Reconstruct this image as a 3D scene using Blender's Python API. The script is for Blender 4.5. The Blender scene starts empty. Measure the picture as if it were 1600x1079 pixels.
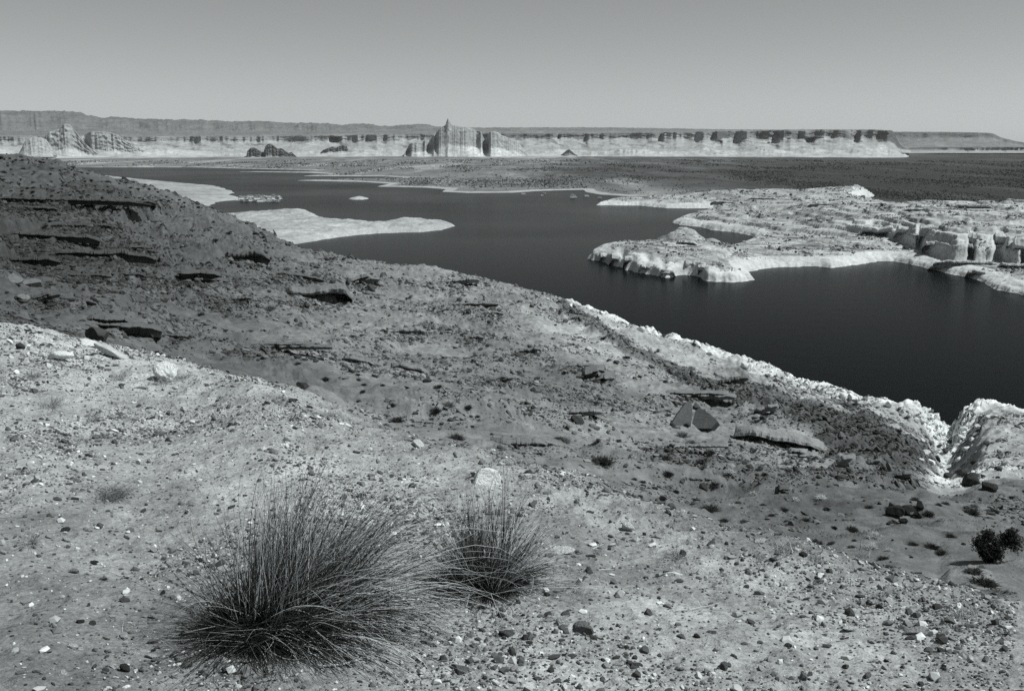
import bpy, math, random
import numpy as np
from mathutils import Vector, Matrix, Euler

C = bpy.context.scene.collection
rng = np.random.default_rng(7)
random.seed(7)

# ------------------------------------------------------------------ camera frame
CAMZ = 60.0                       # eye above the lake
FPX = 1556.0                      # focal length in photo pixels (1600 wide)
PITCH = math.radians(11.5)
SUN_AZ, SUN_EL = math.radians(102), math.radians(55)   # azimuth measured from the view direction to the right
cp, sp = math.cos(PITCH), math.sin(PITCH)

def ray(x, y):
    u = (np.asarray(x, float) - 800.0) / FPX
    v = (539.5 - np.asarray(y, float)) / FPX
    return u, cp + v * sp, -sp + v * cp

def tan_e(x, y):                  # z / horizontal range
    X, Y, Z = ray(x, y)
    return Z / np.hypot(X, Y)

def theta_of(x, y=540.0):
    X, Y, _ = ray(x, y)
    return np.arctan2(X, Y)

def project(P):
    P = np.asarray(P, float)
    x, y, z = P[..., 0], P[..., 1], P[..., 2] - CAMZ
    d = y * cp - z * sp
    v = y * sp + z * cp
    return 800 + FPX * x / d, 539.5 - FPX * v / d

def at_range(x, y, r):            # point seen at pixel x, y at horizontal range r
    X, Y, Z = ray(x, y)
    k = r / np.hypot(X, Y)
    return np.stack([X * k, Y * k, CAMZ + Z * k], -1)

def on_level(x, y, h=0.0):        # point seen at pixel x, y on the level h above the lake
    X, Y, Z = ray(x, y)
    k = (h - CAMZ) / Z
    return np.stack([X * k, Y * k, np.full_like(np.asarray(X * k, float), h)], -1)

# ------------------------------------------------------------------ noise
def _hash(ix, iy, seed):
    h = (ix.astype(np.int64) * 374761393 + iy.astype(np.int64) * 668265263 + seed * 1442695041) & 0xFFFFFFFF
    h = ((h ^ (h >> 13)) * 1274126177) & 0xFFFFFFFF
    h = ((h ^ (h >> 15)) * 2246822519) & 0xFFFFFFFF
    return (h ^ (h >> 16)) & 0xFFFF

def noise(x, y, seed=0):          # gradient noise, about -1..1
    xi, yi = np.floor(x), np.floor(y)
    fx, fy = x - xi, y - yi
    u = fx * fx * fx * (fx * (fx * 6 - 15) + 10)
    v = fy * fy * fy * (fy * (fy * 6 - 15) + 10)
    def g(ox, oy):
        a = _hash(xi + ox, yi + oy, seed) * (2 * math.pi / 65536.0)
        return np.cos(a) * (fx - ox) + np.sin(a) * (fy - oy)
    a = g(0, 0); b = g(1, 0); c = g(0, 1); d = g(1, 1)
    return 1.5 * ((a + u * (b - a)) * (1 - v) + (c + u * (d - c)) * v)

def fbm(x, y, seed=0, octv=4, gain=0.5, lac=2.03):
    s = 0; a = 1; t = 0
    for i in range(octv):
        s = s + a * noise(x, y, seed + i * 17); t += a
        x = x * lac + 3.1; y = y * lac - 1.7; a *= gain
    return s / t

def ridged(x, y, seed=0, octv=4):
    s = 0; a = 1; t = 0
    for i in range(octv):
        s = s + a * (1 - 2 * np.abs(noise(x, y, seed + i * 13))); t += a
        x = x * 2.07 + 5.3; y = y * 2.07 + 1.9; a *= 0.5
    return s / t

def sstep(a, b, x):
    t = np.clip((x - a) / (b - a), 0, 1)
    return t * t * (3 - 2 * t)

def pchip(xk, yk, xq):
    xk = np.asarray(xk, float); yk = np.asarray(yk, float)
    h = np.diff(xk); d = np.diff(yk) / h
    m = np.zeros_like(yk)
    m[0], m[-1] = d[0], d[-1]
    w1 = 2 * h[1:] + h[:-1]; w2 = h[1:] + 2 * h[:-1]
    ok = d[:-1] * d[1:] > 0
    with np.errstate(divide='ignore', invalid='ignore'):
        mm = (w1 + w2) / (w1 / d[:-1] + w2 / d[1:])
    m[1:-1] = np.where(ok, mm, 0)
    xq = np.asarray(xq, float)
    i = np.clip(np.searchsorted(xk, xq) - 1, 0, len(h) - 1)
    t = (xq - xk[i]) / h[i]
    return ((2*t**3 - 3*t**2 + 1) * yk[i] + (t**3 - 2*t**2 + t) * h[i] * m[i]
            + (-2*t**3 + 3*t**2) * yk[i+1] + (t**3 - t**2) * h[i] * m[i+1])

# ------------------------------------------------------------------ meshes
def make_mesh(name, V, faces, attrs=None, smooth=True):
    """faces: list of int arrays (n,k)"""
    me = bpy.data.meshes.new(name)
    V = np.ascontiguousarray(V, dtype=np.float32).reshape(-1, 3)
    me.vertices.add(len(V)); me.vertices.foreach_set('co', V.ravel())
    faces = [np.asarray(f, dtype=np.int32) for f in faces if len(f)]
    nl = sum(f.size for f in faces); nf = sum(len(f) for f in faces)
    loops = np.concatenate([f.ravel() for f in faces])
    sizes = np.concatenate([np.full(len(f), f.shape[1], np.int32) for f in faces])
    starts = np.concatenate([[0], np.cumsum(sizes)[:-1]]).astype(np.int32)
    me.loops.add(nl); me.loops.foreach_set('vertex_index', loops)
    me.polygons.add(nf); me.polygons.foreach_set('loop_start', starts)
    me.polygons.foreach_set('use_smooth', np.full(nf, bool(smooth)))
    for k, a in (attrs or {}).items():
        at = me.attributes.new(k, 'FLOAT', 'POINT')
        at.data.foreach_set('value', np.ascontiguousarray(a, dtype=np.float32).ravel())
    me.update(calc_edges=True)
    return me

def grid_faces(nr, nc, keep=None):
    i = np.arange(nr - 1)[:, None] * nc + np.arange(nc - 1)[None, :]
    q = np.stack([i, i + 1, i + nc + 1, i + nc], -1)
    if keep is not None:
        k = keep[:-1, :-1] | keep[1:, :-1] | keep[:-1, 1:] | keep[1:, 1:]
        return q[k]
    return q.reshape(-1, 4)

def link(name, me, mat=None, parent=None, loc=None, rot=None, scale=None):
    o = bpy.data.objects.new(name, me); C.objects.link(o)
    if mat is not None and me is not None and not me.materials: me.materials.append(mat)
    if parent is not None: o.parent = parent
    if loc is not None: o.location = loc
    if rot is not None: o.rotation_euler = rot
    if scale is not None: o.scale = (scale,) * 3 if np.isscalar(scale) else scale
    return o

def tag(o, label=None, cat=None, group=None, kind=None):
    if label: o['label'] = label
    if cat: o['category'] = cat
    if group: o['group'] = group
    if kind: o['kind'] = kind
    return o

def empty(name, loc, rz=0):
    o = bpy.data.objects.new(name, None); C.objects.link(o)
    o.location = loc; o.rotation_euler = (0, 0, rz); o.empty_display_size = .2
    return o

# ------------------------------------------------------------------ materials
TINT = (0.955, 1.0, 1.005)

def mat_base(name, rough=0.9):
    m = bpy.data.materials.new(name); m.use_nodes = True
    nt = m.node_tree; b = nt.nodes['Principled BSDF']
    b.inputs['Roughness'].default_value = rough
    b.inputs['Specular IOR Level'].default_value = 0.15
    return m, nt, b

def N(nt, t, **kw):
    n = nt.nodes.new(t)
    for k, v in kw.items(): setattr(n, k, v)
    return n

def mth(nt, op, a, b=None, clamp=False):
    n = N(nt, 'ShaderNodeMath', operation=op, use_clamp=clamp)
    for i, v in enumerate((a, b)):
        if v is None: continue
        if hasattr(v, 'links') or hasattr(v, 'is_linked'): nt.links.new(v, n.inputs[i])
        else: n.inputs[i].default_value = v
    return n.outputs[0]

def noise_tex(nt, vec, scale, detail=4, rough=0.6, dist=0.0):
    n = N(nt, 'ShaderNodeTexNoise'); n.inputs['Scale'].default_value = scale
    n.inputs['Detail'].default_value = detail; n.inputs['Roughness'].default_value = rough
    n.inputs['Distortion'].default_value = dist
    nt.links.new(vec, n.inputs['Vector']); return n.outputs['Fac']

def stone_material(name, source, layers, bumps, rough=0.9, world=True, stretch=None):
    """tone from a vertex attribute / the object's colour / a number, broken up by noise layers (scale, amount);
    bumps: (scale, distance in metres)."""
    m, nt, b = mat_base(name, rough)
    if world:
        vec = N(nt, 'ShaderNodeNewGeometry').outputs['Position']
    else:
        vec = N(nt, 'ShaderNodeTexCoord').outputs['Object']
    if stretch:
        mp = N(nt, 'ShaderNodeMapping'); mp.inputs['Scale'].default_value = stretch
        nt.links.new(vec, mp.inputs['Vector']); vecs = mp.outputs[0]
    else: vecs = vec
    if source == 'tone':
        a = N(nt, 'ShaderNodeAttribute', attribute_name='tone'); val = a.outputs['Fac']
    elif source == 'object':
        oi = N(nt, 'ShaderNodeObjectInfo')
        sx = N(nt, 'ShaderNodeSeparateColor'); nt.links.new(oi.outputs['Color'], sx.inputs[0]); val = sx.outputs[0]
    else:
        v = N(nt, 'ShaderNodeValue'); v.outputs[0].default_value = source; val = v.outputs[0]
    for sc, am in layers:
        f = noise_tex(nt, vecs, sc)
        k = mth(nt, 'ADD', mth(nt, 'MULTIPLY', mth(nt, 'SUBTRACT', f, 0.5), am * 3.2), 1.0)
        val = mth(nt, 'MULTIPLY', val, mth(nt, 'MAXIMUM', k, 0.25))
    val = mth(nt, 'MINIMUM', val, 0.85)
    cc = N(nt, 'ShaderNodeCombineColor')
    for i in range(3): nt.links.new(mth(nt, 'MULTIPLY', val, TINT[i]), cc.inputs[i])
    nt.links.new(cc.outputs[0], b.inputs['Base Color'])
    prev = None
    for sc, d in bumps:
        bp = N(nt, 'ShaderNodeBump'); bp.inputs['Strength'].default_value = 1.0; bp.inputs['Distance'].default_value = d
        nt.links.new(noise_tex(nt, vecs, sc, 5, 0.65), bp.inputs['Height'])
        if prev is not None: nt.links.new(prev, bp.inputs['Normal'])
        prev = bp.outputs['Normal']
    if prev is not None: nt.links.new(prev, b.inputs['Normal'])
    return m

M_ground = stone_material('desert_soil', 'tone', [(0.09, .18), (0.6, .22), (4.0, .25), (14.0, .22), (55.0, .50), (170.0, .45)],
                          [(0.9, .20), (7.0, .018), (50.0, .011)])
M_far = stone_material('far_sandstone', 'tone', [(0.012, .22), (0.09, .25), (0.6, .30)], [(0.25, .8)])
M_mesa = stone_material('mesa_sandstone', 'tone', [(0.004, .25), (0.02, .3), (0.12, .35)], [(0.05, 3.0)])
M_rock = stone_material('sandstone', 'object', [(1.3, .22), (7.0, .25), (30.0, .25)], [(4.0, .04), (20.0, .015)], world=False)
M_pebble = stone_material('pebble', 'object', [(3.0, .18), (14.0, .2)], [(9.0, .03)], world=False)
M_gravel = stone_material('gravel', 'tone', [(40.0, .2)], [])
M_blade = stone_material('grass_blade', 'tone', [(30.0, .2)], [], rough=.7)
nt = M_blade.node_tree; b_ = nt.nodes['Principled BSDF']; tr = N(nt, 'ShaderNodeBsdfTranslucent'); mx = N(nt, 'ShaderNodeMixShader'); mx.inputs[0].default_value = .15
nt.links.new(b_.inputs['Base Color'].links[0].from_socket, tr.inputs['Color']); nt.links.new(b_.outputs[0], mx.inputs[1]); nt.links.new(tr.outputs[0], mx.inputs[2]); nt.links.new(mx.outputs[0], nt.nodes['Material Output'].inputs['Surface'])
M_shrub = stone_material('shrub_leaf', 'object', [(6.0, .35)], [], rough=.8, world=False)
M_twig = stone_material('dry_twig', 'object', [(20.0, .2)], [], rough=.8, world=False)

# ------------------------------------------------------------------ lofted terrain from column profiles
class Loft:
    """columns: {x pixel: [(range, y pixel) ...]}, same number of knots everywhere."""
    def __init__(self, cols, xs, rows, rmod=None):
        kx = sorted(cols); nk = len(cols[kx[0]])
        K = np.array([cols[x] for x in kx], float)            # col, knot, (r,y)
        lr = np.stack([pchip(kx, np.log(K[:, k, 0]), xs) for k in range(nk)], 1)   # x, knot
        yy = np.stack([pchip(kx, K[:, k, 1], xs) for k in range(nk)], 1)
        if rmod is not None: lr = rmod(lr, xs)
        th = theta_of(xs)
        s = np.concatenate([k + np.arange(rows[k]) / rows[k] for k in range(nk - 1)] + [[nk - 1]])
        LR = np.empty((len(s), len(xs))); T = np.empty_like(LR)
        for j in range(len(xs)):
            t = tan_e(xs[j], yy[j])
            # knots are equally spaced in s; smooth both along s
            LR[:, j] = pchip(np.arange(nk), lr[j], s)
            T[:, j] = pchip(lr[j], t, LR[:, j])
        self.s, self.xs, self.th = s, xs, th
        self.R = np.exp(LR)
        self.X = self.R * np.sin(th)[None]; self.Y = self.R * np.cos(th)[None]
        self.Z = CAMZ + self.R * T
        self.S = np.repeat(s[:, None], len(xs), 1)
        self.XP = np.repeat(xs[None], len(s), 0)
    def finish(self):
        self.P = np.stack([self.X, self.Y, self.Z], -1)
        self.px, self.py = project(self.P)
        with np.errstate(invalid='ignore'):
            self.run = np.minimum.accumulate(self.py, 0)     # lowest y so far along each column
        dR = np.gradient(self.P, axis=0); dC = np.gradient(self.P, axis=1)
        n = np.cross(dC, dR); n /= np.linalg.norm(n, axis=-1, keepdims=True) + 1e-12
        n[n[..., 2] < 0] *= -1
        self.n = n
    def hit(self, x, y, smin=0.0):
        j = int(np.clip(np.searchsorted(self.xs, x), 1, len(self.xs) - 1))
        col = self.py[:, j]
        i0 = int(np.searchsorted(self.s, smin))
        ok = np.nonzero(col[i0:] <= y)[0]
        i = i0 + (int(ok[0]) if len(ok) else len(col) - 1 - i0)
        return self.P[i, j].copy(), self.n[i, j].copy(), i, j
    def visible(self):
        return (self.py <= self.run + 0.6) & (self.px > -5) & (self.px < 1605) & (self.py < 1085)

def ylev(x, r, h):               # pixel row of a point at range r and level h
    th = theta_of(x)
    P = np.array([r * math.sin(th), r * math.cos(th), h])
    return float(project(P)[1])

# ------------------------------------------------------------------ near land
near_cols = {}
def ncol(x, D, F, G, H, I, J, K):
    rD, yD = D
    e_y = yD + 55
    near_cols[x] = [(0.4, 0), (3.0, 0), (math.sqrt(3.0 * rD) * 1.02, 0), (rD, yD), (rD * 1.7, yD + 38), (F, yD + 5), G, H, I, J,
                    (K, ylev(x, K, 0.0)), (K * 1.2, ylev(x, K * 1.2, -10.0))]
ncol(-900, (15, 440), 50, (70, 380), (105, 320), (150, 250), (215, 170), 420)
ncol(-150, (14, 478), 50, (70, 430), (105, 362), (150, 285), (215, 226), 400)
ncol(10,   (13, 503), 50, (70, 455), (105, 395), (150, 320), (215, 247), 360)
ncol(110,  (12.5, 527), 50, (70, 480), (105, 412), (150, 335), (215, 257), 340)
ncol(200,  (12, 550), 50, (72, 505), (106, 430), (152, 355), (215, 281), 330)
ncol(300,  (10.8, 575), 50, (76, 524), (113, 450), (158, 382), (222, 313), 325)
ncol(400,  (9.5, 598), 50, (80, 540), (120, 470), (165, 410), (230, 357), 320)
ncol(490,  (8.8, 626), 46, (75, 568), (115, 500), (162, 438), (232, 394), 315)
ncol(600,  (8.0, 668), 42, (70, 600), (110, 530), (160, 465), (235, 410), 310)
ncol(750,  (7.2, 708), 36, (60, 640), (100, 560), (150, 500), (225, 436), 295)
ncol(850,  (6.6, 740), 32, (55, 670), (90, 600), (145, 525), (215, 463), 285)
ncol(1000, (6.0, 795), 28, (48, 730), (80, 650), (130, 570), (195, 516), 262)
ncol(1100, (5.7, 828), 26, (44, 764), (75, 682), (123, 603), (186, 552), 246)
ncol(1200, (5.5, 856), 24, (41, 792), (70, 712), (117, 636), (173, 588), 226)
ncol(1300, (5.3, 880), 22, (38, 812), (66, 732), (112, 660), (165, 613), 208)
ncol(1390, (5.2, 902), 20, (35, 830), (62, 752), (112, 680), (160, 636), 200)
ncol(1440, (5.1, 912), 19, (33, 840), (60, 765), (110, 705), (158, 650), 190)
ncol(1470, (5.1, 917), 19, (33, 845), (60, 778), (108, 742), (158, 667), 186)
ncol(1495, (5.1, 921), 19, (33, 850), (61, 786), (110, 757), (165, 686), 181)
ncol(1520, (5.0, 926), 18, (32, 854), (60, 788), (108, 745), (160, 657), 186)
ncol(1560, (5.0, 932), 18, (30, 862), (55, 792), (100, 716), (155, 646), 190)
ncol(1620, (5.0, 942), 18, (30, 872), (52, 802), (95, 722), (150, 652), 190)
ncol(1800, (5.0, 975), 17, (29, 905), (50, 830), (90, 750), (145, 680), 190)
ncol(2500, (5.0, 1075), 16, (27, 1000), (46, 910), (85, 820), (135, 760), 190)
for x in near_cols:              # knoll rows: level ground sloping gently
    k = near_cols[x]
    zD = k[3][0] * float(tan_e(x, k[3][1]))
    for i, f in ((0, 0.0), (1, .15), (2, .42)):
        z = -1.70 + f * (zD + 1.70)
        r = k[i][0]; k[i] = (r, ylev(x, r, CAMZ + z) if i else ylev(x, 0.9, CAMZ + z * .9 / .4) )
    k[0] = (0.9, ylev(x, 0.9, CAMZ - 1.68))

xs = np.concatenate([np.linspace(-900, -30, 46)[:-1], np.arange(-30, 1632, 1.55), np.linspace(1634, 2500, 40)])
near = Loft(near_cols, xs, [30, 190, 240, 12, 14, 60, 120, 130, 150, 60, 5])
X, Y, R, S = near.X, near.Y, near.R, near.S
fore = 1 - sstep(3.2, 5.0, S)                       # 1 on the knoll
mid = sstep(4.6, 5.4, S)
zrel = near.Z - CAMZ
# relief
dz = fore * (0.030 * fbm(X * 1.1, Y * 1.1, 3, 3) + 0.020 * fbm(X * 5, Y * 5, 5, 3) + .004 * noise(X * 19, Y * 19, 8)) * sstep(0.2, 2.5, R)
rough_m = fbm(X / 30, Y / 30, 31, 3)
amp = np.clip(0.35 + (R - 20) / 160, 0.15, 1.3)
dmid = 1.3 * fbm(X / 22, Y / 22, 11, 3) + 0.55 * fbm(X / 6, Y / 6, 12, 4) + .50 * np.maximum(0, ridged(X / 5, Y / 5, 14, 4)) * sstep(-.15, .3, rough_m) + .26 * fbm(X / 1.6, Y / 1.6, 15, 3) + .10 * noise(X / .55, Y / .55, 16)
dmid = dmid + .60 * np.maximum(0, ridged(X / 2.6, Y / 2.6, 17, 3) - .15) * sstep(-.15, .3, fbm(X / 17, Y / 17, 18, 3))
dz = dz + mid * amp * dmid * .85 * (1 - .55 * sstep(9.0, 10.0, S))
# ledges of layered rock on the left hill: steps following level lines
hill = (1 - sstep(330, 560, near.XP)) * sstep(6.0, 6.7, S) * (1 - sstep(8.6, 9.0, S))
zt = zrel + 0.012 * X + 1.6 * fbm(X / 26, Y / 26, 21, 3)
def terrace(z, st, riser, a):
    ph = z / st; ph = ph - np.floor(ph)
    return a * st * (sstep(0, riser, ph) - ph)
def brk(sx, sy, seed, lo=-.2, hi=.25): return sstep(lo, hi, fbm(X / sx, Y / sy, seed, 3))
slope_m = sstep(5.0, 5.6, S) * (1 - sstep(8.8, 9.1, S))
near.Z += dz
near.Z += hill * (terrace(zt, 2.6, .05, .62) * brk(34, 16, 23) + terrace(zt + .35 * fbm(X / 9, Y / 9, 24, 3), .8, .09, .75) * brk(16, 10, 25))
zm = zrel + .02 * X - .015 * Y + 1.3 * fbm(X / 24, Y / 24, 26, 4)
near.Z += slope_m * (1 - hill) * (terrace(zm, 1.9, .07, .52) * brk(20, 11, 27, .0, .25) + terrace(zm + .3 * fbm(X / 7, Y / 7, 28, 3), .6, .12, .7) * brk(11, 7, 29, -.05, .2))
near.Z += (sstep(2.0, 2.8, S) * (1 - sstep(3.3, 4.2, S))) * (.055 * fbm(X / .9, Y / .9, 33, 3) + .05 * np.maximum(0, ridged(X / .45, Y / .45, 34, 3)) + .10 * noise(X / 2.6, Y / 2.6, 35))
# rough blocks on the dark talus under the white shore band
band_pts = np.array([(880, 478), (950, 520), (1010, 558), (1100, 602), (1180, 615), (1240, 640), (1300, 668), (1360, 690), (1420, 715)], float)
def dist_poly(px, py, pts):
    d = np.full(px.shape, 1e9)
    for (x0, y0), (x1, y1) in zip(pts[:-1], pts[1:]):
        vx, vy = x1 - x0, y1 - y0; L = vx * vx + vy * vy
        t = np.clip(((px - x0) * vx + (py - y0) * vy) / L, 0, 1)
        d = np.minimum(d, np.hypot(px - x0 - t * vx, py - y0 - t * vy))
    return d
near.P = np.stack([near.X, near.Y, near.Z], -1)
qx, qy = project(near.P)
bw = np.interp(qx, [880, 1000, 1100, 1240, 1330, 1420], [8, 10, 10, 22, 46, 40])
talus = (1 - sstep(.55, 1.35, dist_poly(qx, qy, band_pts) / bw + .9 * fbm(X / 7, Y / 7, 41, 5))) * sstep(6.5, 7.2, S)
near.Z += talus * .55 * np.maximum(-.1, ridged(X / 3.4, Y / 3.4, 42, 4))
ring = sstep(.25, 1.0, (np.interp(near.XP, [860, 1100, 1250], [-33.4, -34.6, -36.4]) - zrel) / 1.6 + 1.7 * fbm(X / 10, Y / 10, 45, 5)) * sstep(6.8, 7.5, S) * sstep(800, 900, near.XP)
near.Z += ring * (.9 * np.maximum(-.3, ridged(X / 10, Y / 10, 46, 3)) + .22 * fbm(X / 1.8, Y / 1.8, 47, 3) + terrace(zrel + .5 * fbm(X / 6, Y / 6, 48, 3), 1.3, .10, .6))
near.finish()

# soil tones (albedo): patches of pale sand, darker varnished ground
tone_pts = np.array([
 (430, 640, .20), (520, 690, .20), (700, 740, .20), (900, 800, .18), (60, 275, .085), (150, 330, .075), (60, 350, .065), (60, 400, .062), (220, 400, .085), (100, 455, .075), (40, 480, .075), (200, 470, .085), (180, 525, .085),
 (300, 350, .11), (320, 480, .11), (260, 545, .095), (360, 575, .085), (430, 610, .11), (400, 400, .10), (470, 430, .12),
 (450, 500, .14), (520, 520, .165), (560, 575, .165), (470, 380, .11), (600, 440, .145), (700, 440, .19), (640, 520, .16), (590, 500, .19),
 (650, 620, .14), (760, 680, .14), (740, 560, .155), (820, 470, .18), (790, 500, .15), (860, 660, .17), (950, 680, .19), (860, 560, .145),
 (880, 505, .32), (985, 545, .30), (960, 575, .19), (920, 590, .12), (1010, 665, .19), (1080, 700, .17), (900, 720, .16), (1100, 760, .12),
 (1180, 745, .12), (1250, 790, .085), (1180, 800, .10), (1130, 625, .14), (1230, 640, .32), (1290, 690, .28), (1180, 670, .15), (1350, 730, .15),
 (1330, 770, .10), (1400, 790, .12), (1480, 750, .45), (1440, 830, .11), (1500, 840, .10), (1560, 780, .12), (1540, 720, .28), (1580, 700, .26), (1420, 870, .14), (1540, 890, .14),
 (1150, 810, .13), (1000, 780, .13)], float)
tp = np.array([near.hit(x, y, 4.9)[0] for x, y, _ in tone_pts])
tth, tlr = np.arctan2(tp[:, 0], tp[:, 1]), np.log(np.hypot(tp[:, 0], tp[:, 1]))
warp = .10 * fbm(X / 18, Y / 18, 61, 4)
lr_w, th_w = np.log(R) + warp, near.th[None] + .25 * warp
num = np.zeros_like(R); den = np.full_like(R, 1e-9)
for k in range(len(tone_pts)):
    w = np.exp(-((th_w - tth[k]) / .045) ** 2 - ((lr_w - tlr[k]) / .17) ** 2) + 1e-7
    num += w * math.log(tone_pts[k, 2]); den += w
tone_mid = np.exp(num / den) * (1.12 - .28 * hill)
patch = fbm(X / 9, Y / 9, 62, 5); fine = fbm(X / 1.6, Y / 1.6, 63, 4)
tone_mid *= np.exp(.42 * patch + .35 * fine)
tone_mid = tone_mid * (1 - talus) + talus * (np.interp(near.XP, [850, 1150, 1300], [.13, .11, .080]) * np.exp(.5 * fine))
tone_mid = tone_mid * (1 - ring) + ring * np.clip(.60 * np.exp(.30 * fine + .25 * patch), .25, .78)
pf = fbm(X / 1.3, Y / 1.3, 71, 4); pf2 = fbm(X / .35, Y / .35, 72, 4)
fx, fy = near.px, near.py
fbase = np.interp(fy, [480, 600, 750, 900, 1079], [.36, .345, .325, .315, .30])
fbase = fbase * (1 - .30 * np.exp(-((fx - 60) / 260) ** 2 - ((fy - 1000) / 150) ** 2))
pf3 = fbm(X / 3.2 + 9, Y / 3.2, 73, 4)
tone_f = fbase * np.exp(.34 * pf + .42 * pf2 + .16 * pf3) * (1 - .26 * sstep(.10, .40, fbm(X / .9, Y / .9, 74, 5)))
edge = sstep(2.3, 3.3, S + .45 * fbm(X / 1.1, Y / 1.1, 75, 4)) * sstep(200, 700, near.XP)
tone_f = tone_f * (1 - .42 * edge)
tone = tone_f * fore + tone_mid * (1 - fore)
tone *= np.exp((1 - fore) * .30 * noise(X / .7, Y / .7, 65))
tone = np.clip(tone, .03, .8)
nr, nc = R.shape
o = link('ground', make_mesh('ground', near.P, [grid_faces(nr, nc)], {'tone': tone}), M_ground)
tag(o, 'sloping desert shore of soil, ledges and pale shore band', 'ground', kind='structure')

# ground close round and behind the viewer
thb = np.linspace(near.th[-1], near.th[0] + 2 * math.pi, 80)
rb = np.geomspace(.9, 60, 60)
zL = np.interp(rb, near.R[:, 0], near.Z[:, 0]); zR = np.interp(rb, near.R[:, -1], near.Z[:, -1])
wb = np.linspace(0, 1, 80); wb = wb * wb * (3 - 2 * wb)
Xb, Yb = np.outer(rb, np.sin(thb)), np.outer(rb, np.cos(thb))
Zb = zR[:, None] * (1 - wb) + zL[:, None] * wb
ed = np.clip(np.minimum(wb, 1 - wb) * 8, 0, 1)[None]
Zb = Zb + ed * (.03 * fbm(Xb * 1.1, Yb * 1.1, 3, 3) + .25 * fbm(Xb / 9, Yb / 9, 7, 3) * sstep(5, 30, np.hypot(Xb, Yb)))
o = link('ground', make_mesh('ground_behind', np.stack([Xb, Yb, Zb], -1), [grid_faces(60, 80)], {'tone': .30 * np.exp(.3 * fbm(Xb, Yb, 71, 3))}), M_ground)
tag(o, 'gravel ground behind the viewpoint', 'ground', kind='structure')
aa = np.linspace(0, 2 * math.pi, 65); r0 = np.array([.0, .3, .6, 1.0])
V = np.stack([np.outer(r0, np.sin(aa)), np.outer(r0, np.cos(aa)), np.repeat(np.array([-1.70, -1.70, -1.70, -1.73])[:, None], 65, 1) + CAMZ], -1)
o = link('ground', make_mesh('ground_underfoot', V, [grid_faces(4, 65)], {'tone': np.full(V.shape[:2], .30)}), M_ground)
tag(o, 'gravel ground under the viewpoint', 'ground', kind='structure')

# ------------------------------------------------------------------ lake
m = bpy.data.materials.new('lake_water'); m.use_nodes = True; nt = m.node_tree
nt.nodes.remove(nt.nodes['Principled BSDF'])
pos = N(nt, 'ShaderNodeNewGeometry').outputs['Position']
prev = None
for sc, d in ((.12, .12), (.6, .06), (2.4, .02)):
    bp = N(nt, 'ShaderNodeBump'); bp.inputs['Distance'].default_value = d
    nt.links.new(noise_tex(nt, pos, sc, 3, .55), bp.inputs['Height'])
    if prev is not None: nt.links.new(prev, bp.inputs['Normal'])
    prev = bp.outputs['Normal']
dif = N(nt, 'ShaderNodeBsdfDiffuse'); dif.inputs['Color'].default_value = (.0022, .0036, .0042, 1)
gl = N(nt, 'ShaderNodeBsdfGlossy'); gl.inputs['Roughness'].default_value = .16
nt.links.new(prev, gl.inputs['Normal'])
fr = N(nt, 'ShaderNodeFresnel'); fr.inputs['IOR'].default_value = 1.33
wind = noise_tex(nt, pos, .0032, 2, .5)
cap = mth(nt, 'ADD', mth(nt, 'MULTIPLY', wind, .40), .075)
fac = mth(nt, 'MINIMUM', mth(nt, 'MULTIPLY', mth(nt, 'POWER', fr.outputs[0], 1.85), .80), cap)
mx = N(nt, 'ShaderNodeMixShader'); nt.links.new(fac, mx.inputs[0]); nt.links.new(dif.outputs[0], mx.inputs[1]); nt.links.new(gl.outputs[0], mx.inputs[2])
nt.links.new(mx.outputs[0], nt.nodes['Material Output'].inputs['Surface'])
M_water = m
th = np.linspace(-math.radians(60), math.radians(60), 90)
rr = np.geomspace(60, 12000, 60)
V = np.stack([np.outer(rr, np.sin(th)), np.outer(rr, np.cos(th)), np.zeros((60, 90))], -1)
o = link('water', make_mesh('water', V, [grid_faces(60, 90)]), M_water)
tag(o, 'dark still lake between pale shores', 'water', kind='structure')

# ------------------------------------------------------------------ far land from shorelines
def poly_world(pts):
    return np.array([on_level(p[0], p[1], p[2] if len(p) > 2 else 0.0)[:2] for p in pts])

def signed_dist(Xg, Yg, poly):
    d = np.full(Xg.shape, 1e12); inside = np.zeros(Xg.shape, bool)
    n = len(poly)
    for i in range(n):
        (x0, y0), (x1, y1) = poly[i], poly[(i + 1) % n]
        vx, vy = x1 - x0, y1 - y0; L = vx * vx + vy * vy + 1e-9
        t = np.clip(((Xg - x0) * vx + (Yg - y0) * vy) / L, 0, 1)
        d = np.minimum(d, (Xg - x0 - t * vx) ** 2 + (Yg - y0 - t * vy) ** 2)
        c = ((y0 > Yg) != (y1 > Yg)) & (Xg < (x1 - x0) * (Yg - y0) / (y1 - y0 + 1e-12) + x0)
        inside ^= c
    d = np.sqrt(d)
    return np.where(inside, d, -d)

def far_grid(x0, x1, dx, y0, y1, dy):
    gx = np.arange(x0, x1, dx); gy = np.arange(y0, y1, -dy)
    th = theta_of(gx); r = -CAMZ / tan_e(np.full_like(gy, 800.0), gy)
    return gx, th, r, r[:, None] * np.sin(th)[None], r[:, None] * np.cos(th)[None]

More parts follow.
